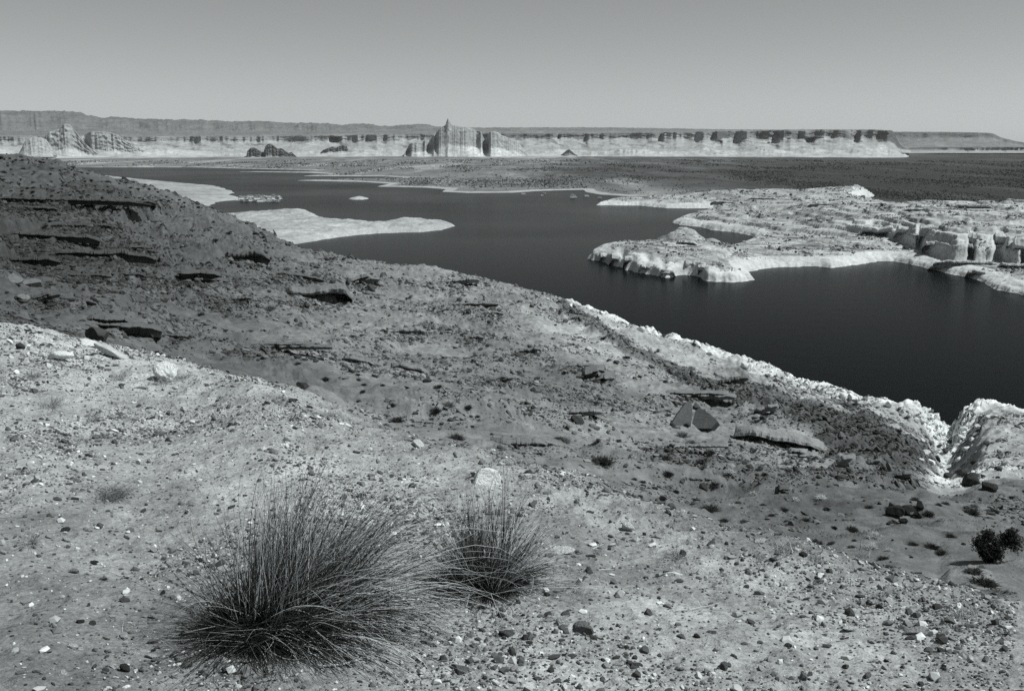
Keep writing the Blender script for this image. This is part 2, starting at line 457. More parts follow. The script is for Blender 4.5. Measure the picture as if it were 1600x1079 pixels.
# ---- right hand peninsula of pale slickrock
pen = [(1760, 505), (1640, 474), (1589, 458), (1556, 453), (1536, 440), (1509, 432), (1475, 426), (1441, 416), (1397, 408), (1370, 408), (1340, 414), (1300, 418),
       (1276, 416), (1215, 417), (1190, 420), (1168, 425), (1172, 430), (1178, 437), (1160, 440), (1141, 441), (1094, 439), (1064, 432), (1040, 434), (1018, 430), (1005, 427),
       (987, 426), (968, 420), (955, 415), (935, 409), (921, 404), (926, 397), (950, 392), (985, 389), (1040, 386), (1090, 385), (1127, 384), (1132, 392), (1150, 386), (1180, 374),
       (1171, 367), (1141, 362), (1114, 359.5), (1093, 354), (1066, 352), (1051, 347.5), (1066, 341), (1097, 336), (1122, 330), (1114, 325), (1075, 325.5), (1042, 325), (998, 321),
       (933, 320.5), (950, 315), (975, 312), (1010, 311, 0), (1060, 309), (1150, 306, 2), (1250, 303, 5), (1340, 302, 6), (1372, 301, 6), (1330, 306, 10), (1400, 309, 18), (1500, 310, 20), (1640, 310, 20), (1760, 310, 20)]
polyP = poly_world(pen)
gx, th, r, GX, GY = far_grid(880, 1740, 1.35, 500, 297, .32)
sd = signed_dist(GX, GY, polyP)
for ax, ay, aw, ad in [(943, 412, 3.0, 7), (957, 419, 4.0, 9), (973, 413, 2.5, 6), (1010, 421, 2.5, 6), (1036, 428, 2.0, 4), (1073, 433, 4.0, 10), (1090, 434, 2.6, 8), (988, 424, 2, 4)]:
    q_ = on_level(ax, ay, 0.0); sd -= ad * np.exp(-(((GX - q_[0]) / aw) ** 2 + ((GY - q_[1]) / 9) ** 2))
sdn = sd + 2.2 * fbm(GX / 14, GY / 14, 81, 3) + 1.3 * fbm(GX / 3.5, GY / 3.5, 86, 2)
Rg = np.hypot(GX, GY)
XP = np.repeat(gx[None], len(r), 0)
near_head = (1 - sstep(1090, 1180, XP)) * sstep(385, 400, project(np.stack([GX, GY, GX * 0], -1))[1])
h = np.where(sdn > 0, (2.4 + 2.2 * near_head) * (1 - np.exp(-sdn / 1.6)) + 4.0 * (1 - np.exp(-sdn / 60)), sdn * .35)
inland = np.clip(sd / 12, 0, 1)
# cliff line: base and height
cl = np.array([(1230, 352, 0), (1310, 362, 5), (1360, 371, 9), (1400, 376, 12), (1440, 391, 14), (1480, 401, 14), (1530, 402, 14), (1590, 408, 14), (1760, 425, 14)], float)
rc = np.interp(gx, cl[:, 0], [np.hypot(*on_level(a, b_, 6.0)[:2]) for a, b_, _ in cl])
hc = np.interp(gx, cl[:, 0], cl[:, 2])
emb = 7 * ridged(GX / 55, GY / 200, 91, 3) + 4 * fbm(GX / 16, GY / 60, 92, 3) + 1.4 * fbm(GX / 6, GY / 12, 98, 3)
for ac, aw, ad in [(1358, 16, 20), (1427, 8, 13), (1504, 5, 12), (1547, 9, 17), (1588, 7, 12)]:
    emb -= ad * np.exp(-((XP - ac) / aw) ** 4)
dd = Rg - rc[None] + emb
cliff = hc[None] * (1 + .25 * fbm(GX / 22, GY / 40, 82, 3)) * (.45 * sstep(0, 4, dd) + .30 * sstep(5, 17, dd + 3 * fbm(GX / 9, GY / 9, 80, 3)) + .15 * sstep(14, 34, dd + 4 * fbm(GX / 10, GY / 10, 93, 3)) + .10 * sstep(40, 120, dd))
h += cliff * inland
# benches left of the cliff
tt = Rg - np.interp(gx, [900, 1100, 1300, 1400], [760, 700, 640, 620])[None] + 40 * fbm(GX / 60, GY / 60, 94, 3)
h += inland * (1 - sstep(1290, 1400, XP)) * sstep(1040, 1160, XP) * (2.2 * sstep(0, 10, tt) + 1.8 * sstep(60, 80, tt) + 1.6 * sstep(120, 150, tt))
h += inland * (1.2 * fbm(GX / 34, GY / 34, 95, 3) + .5 * np.maximum(0, ridged(GX / 20, GY / 30, 96, 3)))
def terr(z, st, riser, a):
    ph = z / st; ph = ph - np.floor(ph)
    return a * st * (sstep(0, riser, ph) - ph)
h += inland * terr(h + .5 * fbm(GX / 20, GY / 20, 87, 4), 2.3, .22, .8)
h += inland * terr(h + .25 * fbm(GX / 9, GY / 9, 88, 3), .7, .30, .55) * sstep(-.25, .2, fbm(GX / 40, GY / 25, 85, 3))
h += inland * (.55 * np.round(2.5 * noise(GX / 9, GY / 11, 108)) / 2.5 * sstep(-.1, .3, fbm(GX / 35, GY / 35, 109, 2)) + .24 * fbm(GX / 2.2, GY / 3, 97, 3) + .55 * np.maximum(0, ridged(GX / 6, GY / 9, 99, 3) - .35) * sstep(0, .3, fbm(GX / 30, GY / 20, 100, 3)))
cr1 = np.maximum(0, 1 - np.abs(noise((GX + .5 * GY) / 16, (GY - .5 * GX) / 60, 89)) * 9); cr2 = np.maximum(0, 1 - np.abs(noise(GX / 70, GY / 22, 90)) * 11)
h -= inland * (1.5 * cr1 + 1.2 * cr2) * sstep(-.1, .35, fbm(GX / 60, GY / 60, 84, 2))
# the knob on the near headland and smooth dome under it
kb = on_level(1068, 390, 4.0); k2 = on_level(1050, 405, 2.0)
h += 3.2 * np.exp(-((GX - k2[0]) / 34) ** 2 - ((GY - k2[1]) / 30) ** 2) * inland
h += 6.0 * np.exp(-(((GX - kb[0]) ** 2 + ((GY - kb[1]) * 1.0) ** 2) / 11 ** 2) ** 1.5) * inland
kk = on_level(1112, 388, 2.0); h += 3.0 * np.exp(-((GX - kk[0]) ** 2 + (GY - kk[1]) ** 2) / 6 ** 2)
kc = on_level(1090, 300, 2.0); 
tn = .385 * np.exp(.34 * fbm(GX / 25, GY / 25, 101, 4) + .25 * fbm(GX / 5, GY / 9, 102, 4))
crack = np.maximum(0, ridged((GX + .6 * GY) / 14, (GY - .6 * GX) / 50, 103, 3) - .55) * 2.2
tn *= 1 - .55 * np.clip(crack, 0, 1) * sstep(2, 8, sd) * sstep(.0, .3, fbm(GX / 50, GY / 50, 104, 2) + .15)
tn *= 1 - .5 * np.clip(cr1 + cr2, 0, 1) * inland
tn *= 1 - .55 * sstep(.30, .48, noise(h * 2.6 + .8 * fbm(GX / 30, GY / 30, 112, 3), GX / 60, 113)) * inland
tn *= 1 + .28 * noise(h * 7.0 + 1.5 * fbm(GX / 25, GY / 25, 111, 2), h * 0 + 8.2, 110)
tn *= 1 + .30 * noise(h * 1.9 + .6 * fbm(GX / 25, GY / 25, 106, 2), h * 0 + 4.2, 107)
tn *= 1 - .40 * sstep(.15, .45, fbm(GX / 7, GY / 12, 83, 4)) * inland
tn = np.where(sd < 9, np.maximum(tn, .50 * np.exp(.25 * fbm(GX / 6, GY / 6, 105, 3))), tn)
h = np.maximum(h, -8)
tn = np.where((dd > -2) & (dd < 22) & (XP > 1290), np.maximum(tn, .46 * np.exp(.3 * fbm(GX / 6, h / 3, 114, 3))), tn)
V = np.stack([GX, GY, h], -1)
penP = V; gx_pen = gx; pen_sd, pen_t = sd, tn
o = link('peninsula', make_mesh('peninsula', V, [grid_faces(*h.shape, keep=h > -2.5)], {'tone': np.clip(tn, .05, .8)}), M_far)
tag(o, 'pale slickrock peninsula with cliffs and caves across the lake', 'shore', kind='structure')

# ---- left spit and beaches
def low_land(name, pts, x0, x1, y0, y1, hmax, L, seed, tone0, label, bumps=(), step=1.6, cliffy=1.5):
    poly = poly_world(pts)
    gx, th, r, GX, GY = far_grid(x0, x1, 1.2, y0, y1, .35)
    sd = signed_dist(GX, GY, poly); s = GX[0, 1] - GX[0, 0]
    w = max(1.0, abs(r.mean()) / 500)
    sdn = sd + w * 2.0 * fbm(GX / (10 * w), GY / (10 * w), seed, 4)
    h = np.where(sdn > 0, step * (1 - np.exp(-sdn / cliffy)) + hmax * (1 - np.exp(-sdn / L)), sdn * .3)
    inl = np.clip(sd / (6 * w), 0, 1)
    h += inl * hmax * (.35 * fbm(GX / (14 * w), GY / (14 * w), seed + 1, 4) + .25 * np.maximum(0, ridged(GX / (7 * w), GY / (12 * w), seed + 2, 4)))
    for bx, by, bh, br in bumps:
        p = on_level(bx, by, 0.0); h += bh * np.exp(-(((GX - p[0]) ** 2 + (GY - p[1]) ** 2) / br ** 2)) * inl
    h = np.maximum(h, -8)
    t = tone0 * np.exp(.50 * fbm(GX / (12 * w), GY / (12 * w), seed + 3, 4) + .3 * fbm(GX / (2.5 * w), GY / (4 * w), seed + 4, 3))
    t = np.where(sd < 5 * w, np.maximum(t, tone0 * 1.1), t)
    o = link(name, make_mesh(name, np.stack([GX, GY, h], -1), [grid_faces(*h.shape, keep=h > -2.0)], {'tone': np.clip(t, .04, .8)}), M_far)
    return tag(o, label, 'shore', kind='structure')

low_land('spit', [(330, 395), (420, 388), (491, 376.5), (518, 372), (550, 368), (588, 364.5), (624, 363.5), (656, 362.7), (688, 359.5), (710, 353), (700, 349.5), (660, 350), (610, 352), (588, 355), (565, 351), (510, 345),
                  (485, 338), (474, 332), (455, 334), (416, 336), (330, 340)], 320, 730, 400, 325, 3.4, 14, 201, .33,
         'low pale sandstone spit reaching into the lake from the left', [(639, 354, 2.6, 14), (470, 342, 3.0, 16), (550, 357, 1.5, 20), (420, 345, 2.5, 25)])
low_land('beach', [(60, 345), (60, 268), (140, 270), (169, 275), (215, 280), (290, 287), (337, 291), (361, 298.5), (364, 301), (352, 306), (372, 308), (378, 312), (350, 314), (335, 317), (320, 325), (345, 345)],
         50, 385, 350, 265, 2.6, 40, 221, .30, 'narrow pale beach behind the dark left hill', [(300, 310, 3, 50)], step=.8)
o = low_land('islet', [(545, 310.5), (552, 312), (568, 312), (577, 310.8), (572, 308.8), (555, 308.6)], 535, 590, 318, 303, 3.0, 10, 241, .36,
         'small pale dome islet alone in the middle of the lake', step=.5)

# ---- far plain
fp = [(-900, 262), (-100, 262), (135, 261.5), (304, 261.5), (420, 264.5), (500, 266), (470, 268), (360, 268), (480, 270), (520, 272), (470, 275), (600, 275.5), (640, 278), (520, 280), (460, 282), (560, 284), (610, 287), (590, 291.5),
      (640, 292.5), (665, 293), (699, 295.5), (690, 299.5), (730, 301.5), (800, 301), (838, 298.5), (870, 297.5), (911, 296.5), (915, 300), (940, 304), (985, 306.5), (1010, 310), (1100, 312), (1400, 325), (1800, 330), (2600, 330), (2600, 240), (-900, 240)]
fp[-2:] = [(2600, 234), (-900, 234)]
polyF = poly_world(fp)
gx, th, r, GX, GY = far_grid(-700, 2300, 2.2, 332, 235, .30)
sd = signed_dist(GX, GY, polyF)
Rg = np.hypot(GX, GY)
sdn = sd + .004 * Rg * fbm(GX / 120, GY / 120, 301, 4)
h = np.where(sdn > 0, 1.0 * (1 - np.exp(-sdn / 12)) + 3.0 * (1 - np.exp(-sdn / 150)), sdn * .05)
h += np.clip(sd / 80, 0, 1) * (1.6 * fbm(GX / 140, GY / 140, 302, 4) + .6 * fbm(GX / 25, GY / 25, 303, 3)) + 4 * sstep(3000, 4300, Rg)
h = np.maximum(h, -8)
fx, fy = project(np.stack([GX, GY, h], -1))
ctl = np.array([(150, 258, .35), (400, 255, .28), (300, 250, .4), (600, 255, 0.330), (520, 268, 0.330), (560, 283, 0.396), (700, 262, 0.330), (700, 285, 0.363), (760, 292, .14), (760, 299, .45), (660, 292, .30), (850, 295, .40), (900, 292, .34), (800, 275, 0.297), (930, 285, 0.281), (1000, 270, .105),
                (950, 300, .42), (1050, 292, .22), (1150, 275, .08), (1300, 260, .065), (1300, 290, .07), (1500, 270, .055), (1550, 300, .062), (1450, 300, .07), (1200, 250, .12), (1500, 250, .07), (1000, 255, .15), (800, 252, 0.363), (1100, 298, .2), (1200, 296, .1), (1350, 243, .15)], float)
num = np.zeros_like(h); den = np.full_like(h, 1e-9)
wy = 5 * fbm(GX / 300, GY / 300, 305, 4)
for cx, cy, ct in ctl:
    w = np.exp(-((fx - cx) / 110) ** 2 - ((fy + wy - cy) / 8.0) ** 2) + 1e-6
    num += w * math.log(ct); den += w
tn = .56 * np.exp(num / den + .55 * fbm(GX / 190, GY / 300, 306, 5) + .40 * fbm(GX / 38, GY / 60, 307, 4) + .35 * fbm(GX / 30, GY / 260, 308, 4) + .55 * sstep(.05, .35, fbm(GX / 110, GY / 700, 310, 4)) - .2)
tn = np.where((sd < 14) & (fx < 1020), np.maximum(tn, .36), tn)
plainP, plain_sd, plain_t = np.stack([GX, GY, h], -1), sd, tn
o = link('plain', make_mesh('plain', np.stack([GX, GY, h], -1), [grid_faces(*h.shape, keep=h > -1.5)], {'tone': np.clip(tn, .03, .7)}), M_far)
tag(o, 'wide dark desert flats beyond the lake', 'plain', kind='structure')

# ------------------------------------------------------------------ far cliffs and mesas
def cliff_strip(name, cols, x0, x1, dx, rows, seed, tones, label, emb=.05, zamp=6.0, freq=1.0, kfix=(), dark=None, alcoves=()):
    xs = np.arange(x0, x1, dx)
    nk = len(next(iter(cols.values())))
    def rmod(lr, xs):
        e = emb * (1.3 * fbm(xs / 120 * freq, xs * 0 + 1.3, seed + 2, 3) + .9 * ridged(xs / 48 * freq, xs * 0 + 3.3, seed, 3) * sstep(-.2, .3, fbm(xs / 90, xs * 0 + 9.1, seed + 1, 2)) + .16 * fbm(xs / 13 * freq, xs * 0 + 7.7, seed + 3, 3))
        k = np.ones(nk); k[0] = .1; k[1] = .45
        for i in kfix: k[i] = 0
        k[-1] = 0
        return lr - e[:, None] * k[None]
    L = Loft(cols, xs, rows, rmod)
    f = sstep(0.3, 1.0, L.S)
    dr = f * 1.6 * zamp * (fbm(L.XP / 11, L.S * 6, seed + 9, 4) + 1.2 * fbm(L.XP / 30, L.S * 2.6, seed + 10, 3))
    for ac, aw, ad, s0, s1 in alcoves: dr = dr + ad * np.exp(-((L.XP + 2 * noise(L.S * 3, L.S * 0 + ac, 9) - ac) / aw) ** 4) * sstep(s0 - .25, s0 + .05, L.S) * (1 - sstep(s1, s1 + .3, L.S))
    L.X += dr * np.sin(L.th)[None]; L.Y += dr * np.cos(L.th)[None]
    L.Z += f * zamp * (fbm(L.X / 90, L.Y / 90, seed + 5, 4) + .6 * np.maximum(0, ridged(L.X / 60, L.Y / 60, seed + 6, 4)))
    tk = np.interp(L.S, range(nk), tones)
    t = .66 * tk * np.exp(.30 * fbm(L.X / 150, L.Z / 25, seed + 7, 4) + .35 * fbm(L.X / 40, L.Z / 6, seed + 8, 3))
    if dark is not None:                       # dark cap rock of uneven thickness, stained faces below it
        d0, d1, dt = dark
        wob = .55 * fbm(L.XP / 26, L.S * .15, seed + 12, 4) + .30 * fbm(L.XP / 7, L.S * .3, seed + 14, 3)
        bandm = sstep(0, .10, L.S - (d0 + wob)) * (1 - sstep(d1, d1 + .3, L.S)) * sstep(-.35, .25, fbm(L.XP / 33, L.S * .2, seed + 15, 3) + .1)
        bandm = bandm * (.35 + .65 * sstep(520, 760, L.XP))
        bandm = np.maximum(bandm, sstep(1338, 1350, L.XP + 6 * (L.S - 2)) * (1 - sstep(1388, 1396, L.XP)) * sstep(1.35, 1.6, L.S + .3 * noise(L.XP / 9, L.S * 2, seed + 18)) * (1 - sstep(3.1, 3.3, L.S)) * (nk == 7))
        fan = .5 * sstep(.12, .34, fbm(L.XP / 16 + L.S * 1.5, L.S * 2.2, seed + 16, 4)) * sstep(.7, 1.1, L.S) * (1 - sstep(d0, d0 + .4, L.S))
        t = t * (1 - fan); t = t * (1 - bandm) + bandm * dt * np.exp(.3 * fbm(L.XP / 6, L.S * 3, seed + 17, 3))
    P = np.stack([L.X, L.Y, L.Z], -1)
    o = link(name, make_mesh(name, P, [grid_faces(*L.X.shape)], {'tone': np.clip(t, .03, .42)}), M_mesa)
    return tag(o, label, 'cliff', kind='structure')

def cc(r0, y0, r1, y1, r2, y2, r3, y3, r4, y4):
    # foot, talus top, cliff rim, bench, top at the back, drop
    return [(r0, y0), (r0 * .5 + r1 * .5, y0 * .45 + y1 * .55), (r1, y1), (r2, y2), (r3, y3), (r4, y4), (r4 * 1.15, 260)]
cols = {-700: cc(4400, 247, 5200, 222, 5240, 214, 5800, 211, 7200, 203),
        60: cc(4300, 246, 5200, 222, 5240, 214, 5800, 211, 7200, 205),
        350: cc(4300, 246, 5200, 222, 5235, 214, 5800, 211, 7200, 206),
        600: cc(4250, 246, 4900, 220, 4935, 211, 5800, 207, 7200, 203),
        720: cc(4250, 246, 4800, 219, 4835, 210, 5800, 205, 7200, 200),
        900: cc(4250, 245, 4750, 217, 4785, 210, 5800, 204, 7200, 199.5),
        1050: cc(4250, 244, 4700, 217, 4735, 207.5, 5800, 204.5, 7200, 201.5),
        1120: cc(4250, 243, 4700, 217, 4730, 206, 5800, 204, 7200, 203),
        1250: cc(4200, 242, 4650, 217, 4690, 204, 5800, 203.5, 7200, 203.5),
        1345: cc(4200, 241, 4600, 216, 4640, 204, 5800, 204, 7000, 204.5),
        1368: cc(4250, 240, 4700, 216, 4740, 205, 5800, 206, 7000, 207),
        1384: cc(4400, 239, 4900, 231, 5000, 227, 5800, 226, 7000, 226),
        1400: cc(4600, 239, 5000, 236, 5100, 235, 5800, 235, 7000, 236)}
cliff_strip('mesa', cols, -400, 1400, 1.1, [8, 14, 16, 8, 8, 4], 401, [.42, .50, .46, .30, .24, .24, .2], 'long flat-topped mesa wall with a dark rim and pale slopes', emb=.040, kfix=(4, 5), dark=(2.05, 3.0, .10), alcoves=[(535, 8, 90, 1.3, 2.6), (578, 7, 70, 1.8, 3), (868, 4, 70, 1.9, 3), (908, 5, 90, 1.2, 3), (930, 6, 60, 2, 3), (1019, 7, 110, 1.7, 3.2), (1098, 6, 80, 1.9, 3), (1110, 5, 70, .9, 1.6), (1136, 6, 100, 1.0, 3.1), (1170, 9, 70, 2, 3), (1194, 6, 110, 1.5, 3.1), (1224, 10, 70, 1.9, 3), (1246, 7, 100, 1.2, 1.9), (1278, 8, 60, 2, 3), (1316, 4, 110, 1.4, 3.1), (1352, 9, 110, 1.4, 3.1), (1190, 9, 80, .7, 1.3)])
fh = {-400: 236, -100: 232, 20: 233, 48: 236, 100: 233, 150: 236, 185: 233, 262: 229, 300: 234, 340: 238, 400: 241, 440: 240, 490: 236, 560: 233, 600: 237, 630: 240, 700: 244, 800: 243, 830: 236, 870: 234, 920: 238, 980: 234, 1040: 238, 1085: 233, 1130: 237, 1170: 231, 1210: 236, 1245: 229, 1275: 235, 1320: 232, 1352: 228, 1372: 236, 1390: 243, 1405: 247.5, 1440: 249.5}
cols = {x: [(3850, 247.5), (4050, (y + 246) / 2 + 1), (4250, y), (4600, y + 3), (4900, 252)] for x, y in fh.items()}
cliff_strip('hills', cols, -390, 1438, 1.2, [10, 14, 6, 4], 491, [.55, .62, .55, .5, .4], 'pale eroded slopes at the foot of the long mesa', emb=.03, zamp=9, freq=1.8)
# low far wall on the right
cols = {1360: [(5200, 240), (5600, 236), (5620, 233.5), (8000, 232), (8600, 245)],
        1450: [(5200, 239), (5600, 235), (5630, 231), (8000, 230), (8600, 245)],
        1600: [(5200, 239), (5600, 235), (5630, 230), (8000, 230), (8600, 245)],
        1900: [(5200, 239), (5600, 235), (5630, 230), (8000, 230), (8600, 245)]}
cliff_strip('mesa', cols, 1360, 1900, 1.6, [6, 8, 5, 4], 431, [.5, .42, .12, .2, .2], 'low dark cliff line beyond the right end of the flats', emb=.03, zamp=3)
cols = {1340: [(7200, 236), (8300, 216), (8350, 207), (9500, 206), (10200, 240)],
        1500: [(7200, 236), (8300, 216), (8350, 208.3), (9500, 207.5), (10200, 240)],
        1518: [(7200, 236), (8300, 217), (8350, 209), (9500, 209), (10200, 240)],
        1535: [(7200, 236), (8300, 222), (8350, 216), (9500, 216), (10200, 240)],
        1590: [(7200, 236), (8300, 229), (8350, 226), (9500, 226), (10200, 240)],
        1700: [(7200, 237), (8300, 234), (8350, 232), (9500, 232), (10200, 240)],
        2000: [(7200, 237), (8300, 235), (8350, 233), (9500, 233), (10200, 240)]}
cliff_strip('mesa', cols, 1340, 2000, 1.6, [14, 8, 5, 4], 451, [.28, .26, .15, .22, .2], 'distant mesa stepping down to the right edge of the skyline', emb=.012, zamp=4)
# left skyline hills
sk = {-700: 170, 0: 174.5, 140: 175.0, 155: 176.5, 168: 181, 190: 185, 205: 184, 250: 187, 300: 188, 350: 189, 380: 190.5, 420: 190, 470: 193, 520: 193.5, 545: 196, 575: 194, 610: 198, 640: 196, 665: 195, 690: 198.5, 760: 201, 900: 206}
cols = {x: [(6500, 232), (7600, 214), (8700, (y + 214) / 2 + 1), (9300, y), (10300, 235)] for x, y in sk.items()}
cliff_strip('hills', cols, -600, 880, 1.3, [10, 16, 16, 6], 471, [.40, .26, .22, .19, .2], 'grey rolling tableland on the left skyline', emb=.04, zamp=14, freq=1.6, kfix=(3,))

# ------------------------------------------------------------------ buttes (things)
def butte(name, r, prof, base_y, depth, seed, tones, label, slots=(), flute=10.0, talus=.28, lean=.35):
    """prof: top outline [(x pixel, y pixel)]; cross-section walked from the front foot over the top to the back foot."""
    pr = np.array(prof, float)
    px = np.arange(pr[0, 0], pr[-1, 0] + .01, .55)
    top_y = np.interp(px, pr[:, 0], pr[:, 1])
    mpp = r / FPX
    zb = ylev(pr[:, 0].mean(), r, 0)
    z_top = np.array([CAMZ + r * float(tan_e(x, y)) for x, y in zip(px, top_y)])
    z_b = CAMZ + r * float(tan_e(pr[:, 0].mean(), base_y))
    H = np.maximum(z_top - z_b, 1.0)
    u = (px - px.mean()) * mpp
    edge = np.clip(np.minimum(px - px[0], px[-1] - px) / (.28 * (px[-1] - px[0])), 0, 1)
    ks = np.concatenate([np.linspace(0, 1, 12), 1 + np.linspace(0, 1, 26)[1:], 2 + np.linspace(0, 1, 10)[1:], 3 + np.linspace(0, 1, 12)[1:]])
    P = np.zeros((len(ks), len(px), 3)); T = np.zeros((len(ks), len(px)))
    D = depth * (.25 + .75 * np.sqrt(edge))
    fl = flute * (ridged(u / (flute * 5), u * 0, seed, 3)) + .5 * flute * fbm(u / (flute * 1.6), u * 0 + 2, seed + 2, 3)
    rec = np.zeros_like(u)
    for sx, sw, sdp in slots: rec += sdp * np.exp(-((px - sx) / sw) ** 4)
    for i, k in enumerate(ks):
        zz = np.where(k < 1, talus * k, np.where(k < 2, talus + (1 - talus) * min(k - 1, 1), np.where(k < 3, 1.0, 1 - (k - 3))))
        foot = -D * .5 - talus * H * 1.1
        w1 = -D * .5 - fl + rec
        if k < 1: w = foot + (w1 - foot) * k
        elif k < 2: w = w1 + lean * (k - 1) * D * .5 + .9 * flute * fbm(u / 16, np.full_like(u, k * 7), seed + 4, 4)
        elif k < 3: w = (w1 + lean * D * .5) * (3 - k) + (D * .5 - 2) * (k - 2)
        else: w = D * .5 - 2 + (k - 3) * talus * H * 1.2
        nz = (4 * fbm(u / 25, np.full_like(u, k * 4), seed + 5, 4)) * min(1, k) * (k < 3)
        P[i, :, 0] = u; P[i, :, 1] = w; P[i, :, 2] = H * zz + nz - 3 * (k in (0, 4))
        T[i] = .72 * np.interp(k, [0, .9, 1.15, 2, 3, 4], tones) * np.exp(.3 * fbm(u / 20, np.full_like(u, k * 9), seed + 6, 4) + .35 * fbm(u / 11, np.full_like(u, k * 9.0), seed + 7, 3))
    th = float(theta_of(px.mean()))
    me = make_mesh(name, P, [grid_faces(len(ks), len(px))], {'tone': np.clip(T, .04, .75)})
    o = link(name, me, M_mesa, loc=(r * math.sin(th), r * math.cos(th), z_b), rot=(0, 0, -th))
    return tag(o, label, 'butte')

butte('butte', 4000, [(634, 245), (637, 240), (641, 229), (645, 225), (651, 223.5), (658, 222.5), (664, 222), (671, 219), (677, 216), (681, 212), (686, 206.5), (690, 203), (693, 200.5), (696, 198.5), (700, 196.5), (702, 190), (704, 184.5), (706, 190), (709, 195),
      (713, 196), (717, 196.5), (722, 199), (728, 199), (736, 200), (743, 202), (750, 205), (755, 208), (758, 215), (761, 219), (764, 214), (767, 206.5), (774, 206), (781, 207.5), (785, 212), (792, 214), (800, 217), (808, 221), (815, 229), (822, 238), (828, 245)],
      246, 150, 501, [.60, .60, .35, .42, .52, .4], 'big castle-like butte with a spire on top rising above the far shore', slots=[(643, 4, 55), (664, 5, 30), (676, 6, 70), (686, 3, 30), (744, 9, 35), (761, 5, 110)], flute=3.2, talus=.38, lean=.55)
butte('butte', 3900, [(48, 244), (60, 243), (66, 232), (70, 222), (76, 216), (84, 214), (92, 215), (98, 219), (104, 230), (110, 243)], 244, 90, 521, [.45, .45, .38, .38, .36, .3],
      'smooth rounded pale dome left of the peaked butte', flute=5, talus=.15, lean=.9)
butte('butte', 4050, [(92, 244), (98, 232), (102, 219), (106, 213), (110, 207), (118, 205), (124, 202), (129, 196), (133, 194), (138, 195), (141, 200), (146, 208), (152, 218), (158, 227), (166, 236), (175, 244)], 245, 110, 541, [.5, .5, .36, .42, .42, .3],
      'peaked butte with a pale pointed top and a dark shaded flank', slots=[(101, 3, 40), (146, 9, 30)], flute=11)
butte('butte', 4100, [(148, 244), (154, 228), (158, 217), (164, 211), (172, 207), (182, 206), (192, 206.5), (200, 208), (208, 211), (214, 216), (222, 222), (232, 229), (244, 236), (260, 244)], 245, 110, 561, [.5, .5, .42, .45, .42, .3],
      'broad rounded butte with a speckled brow right of the peaked one', slots=[(166, 5, 35)], flute=10)
butte('butte', 3950, [(401, 247), (404, 236), (409, 231), (414, 231), (419, 234), (424, 237), (427, 238), (430, 229), (434, 225), (439, 225), (444, 229), (448, 233), (453, 232), (458, 235), (463, 239), (468, 238), (472, 243), (477, 247)], 247, 50, 581, [.5, .45, .15, .2, .3, .3],
      'small dark craggy butte standing alone left of the castle-like one', slots=[(426, 3, 25)], flute=9, talus=.2)
butte('butte', 4150, [(511, 240), (517, 234), (524, 232), (530, 230), (536, 231), (542, 228), (548, 227), (552, 229), (554, 239)], 240, 60, 591, [.4, .3, .13, .14, .3, .3],
      'low dark rock wall on the pale slope left of the castle-like butte', flute=9, talus=.2)
butte('butte', 4000, [(873, 243), (879, 238), (883, 234.5), (886, 233.5), (889, 236), (893, 240), (899, 243)], 243, 30, 601, [.3, .2, .15, .16, .2, .3],
      'small dark cone of rock at the foot of the long mesa', flute=5, talus=.5)
#@@OBJS
# ------------------------------------------------------------------ rocks
tone_grid = tone
def icosphere(sub):
    t = (1 + 5 ** .5) / 2
    v = [(-1, t, 0), (1, t, 0), (-1, -t, 0), (1, -t, 0), (0, -1, t), (0, 1, t), (0, -1, -t), (0, 1, -t), (t, 0, -1), (t, 0, 1), (-t, 0, -1), (-t, 0, 1)]
    f = [(0, 11, 5), (0, 5, 1), (0, 1, 7), (0, 7, 10), (0, 10, 11), (1, 5, 9), (5, 11, 4), (11, 10, 2), (10, 7, 6), (7, 1, 8), (3, 9, 4), (3, 4, 2), (3, 2, 6), (3, 6, 8), (3, 8, 9), (4, 9, 5), (2, 4, 11), (6, 2, 10), (8, 6, 7), (9, 8, 1)]
    v = [np.array(p) / np.linalg.norm(p) for p in v]
    for _ in range(sub):
        mid, nf = {}, []
        def m(a, b):
            k = (min(a, b), max(a, b))
            if k not in mid:
                p = v[a] + v[b]; v.append(p / np.linalg.norm(p)); mid[k] = len(v) - 1
            return mid[k]
        for a, b, c in f:
            ab, bc, ca = m(a, b), m(b, c), m(c, a)
            nf += [(a, ab, ca), (b, bc, ab), (c, ca, bc), (ab, bc, ca)]
        f = nf
    return np.array(v), np.array(f, np.int32)
ICO = {k: icosphere(k) for k in range(5)}

def rock_verts(seed, sub=3, dims=(1, .8, .6), cuts=9, rough=.05, dr=(.36, .80)):
    g = np.random.default_rng(seed)
    v = ICO[sub][0].copy()
    for _ in range(cuts):
        n = g.normal(size=3); n /= np.linalg.norm(n); d = g.uniform(*dr)
        k = v @ n; v -= np.maximum(k - d, 0)[:, None] * n[None]
    v += rough * (fbm(v[:, 0] * 2 + seed, v[:, 1] * 2 + v[:, 2] * 1.3, seed, 3) + .5 * fbm(v[:, 0] * 6 + v[:, 2] * 5, v[:, 1] * 6 - seed, seed + 1, 2))[:, None] * ICO[sub][0]
    v *= np.array(dims)[None] * .5 / np.abs(v[:, 0]).max()
    return v

def rock_mesh(name, seed, sub=3, dims=(1, .8, .6), cuts=9, rough=.05, mat=None, dr=(.36, .80)):
    me = make_mesh(name, rock_verts(seed, sub, dims, cuts, rough, dr), [ICO[sub][1]], smooth=False)
    me.materials.append(mat or M_rock)
    return me

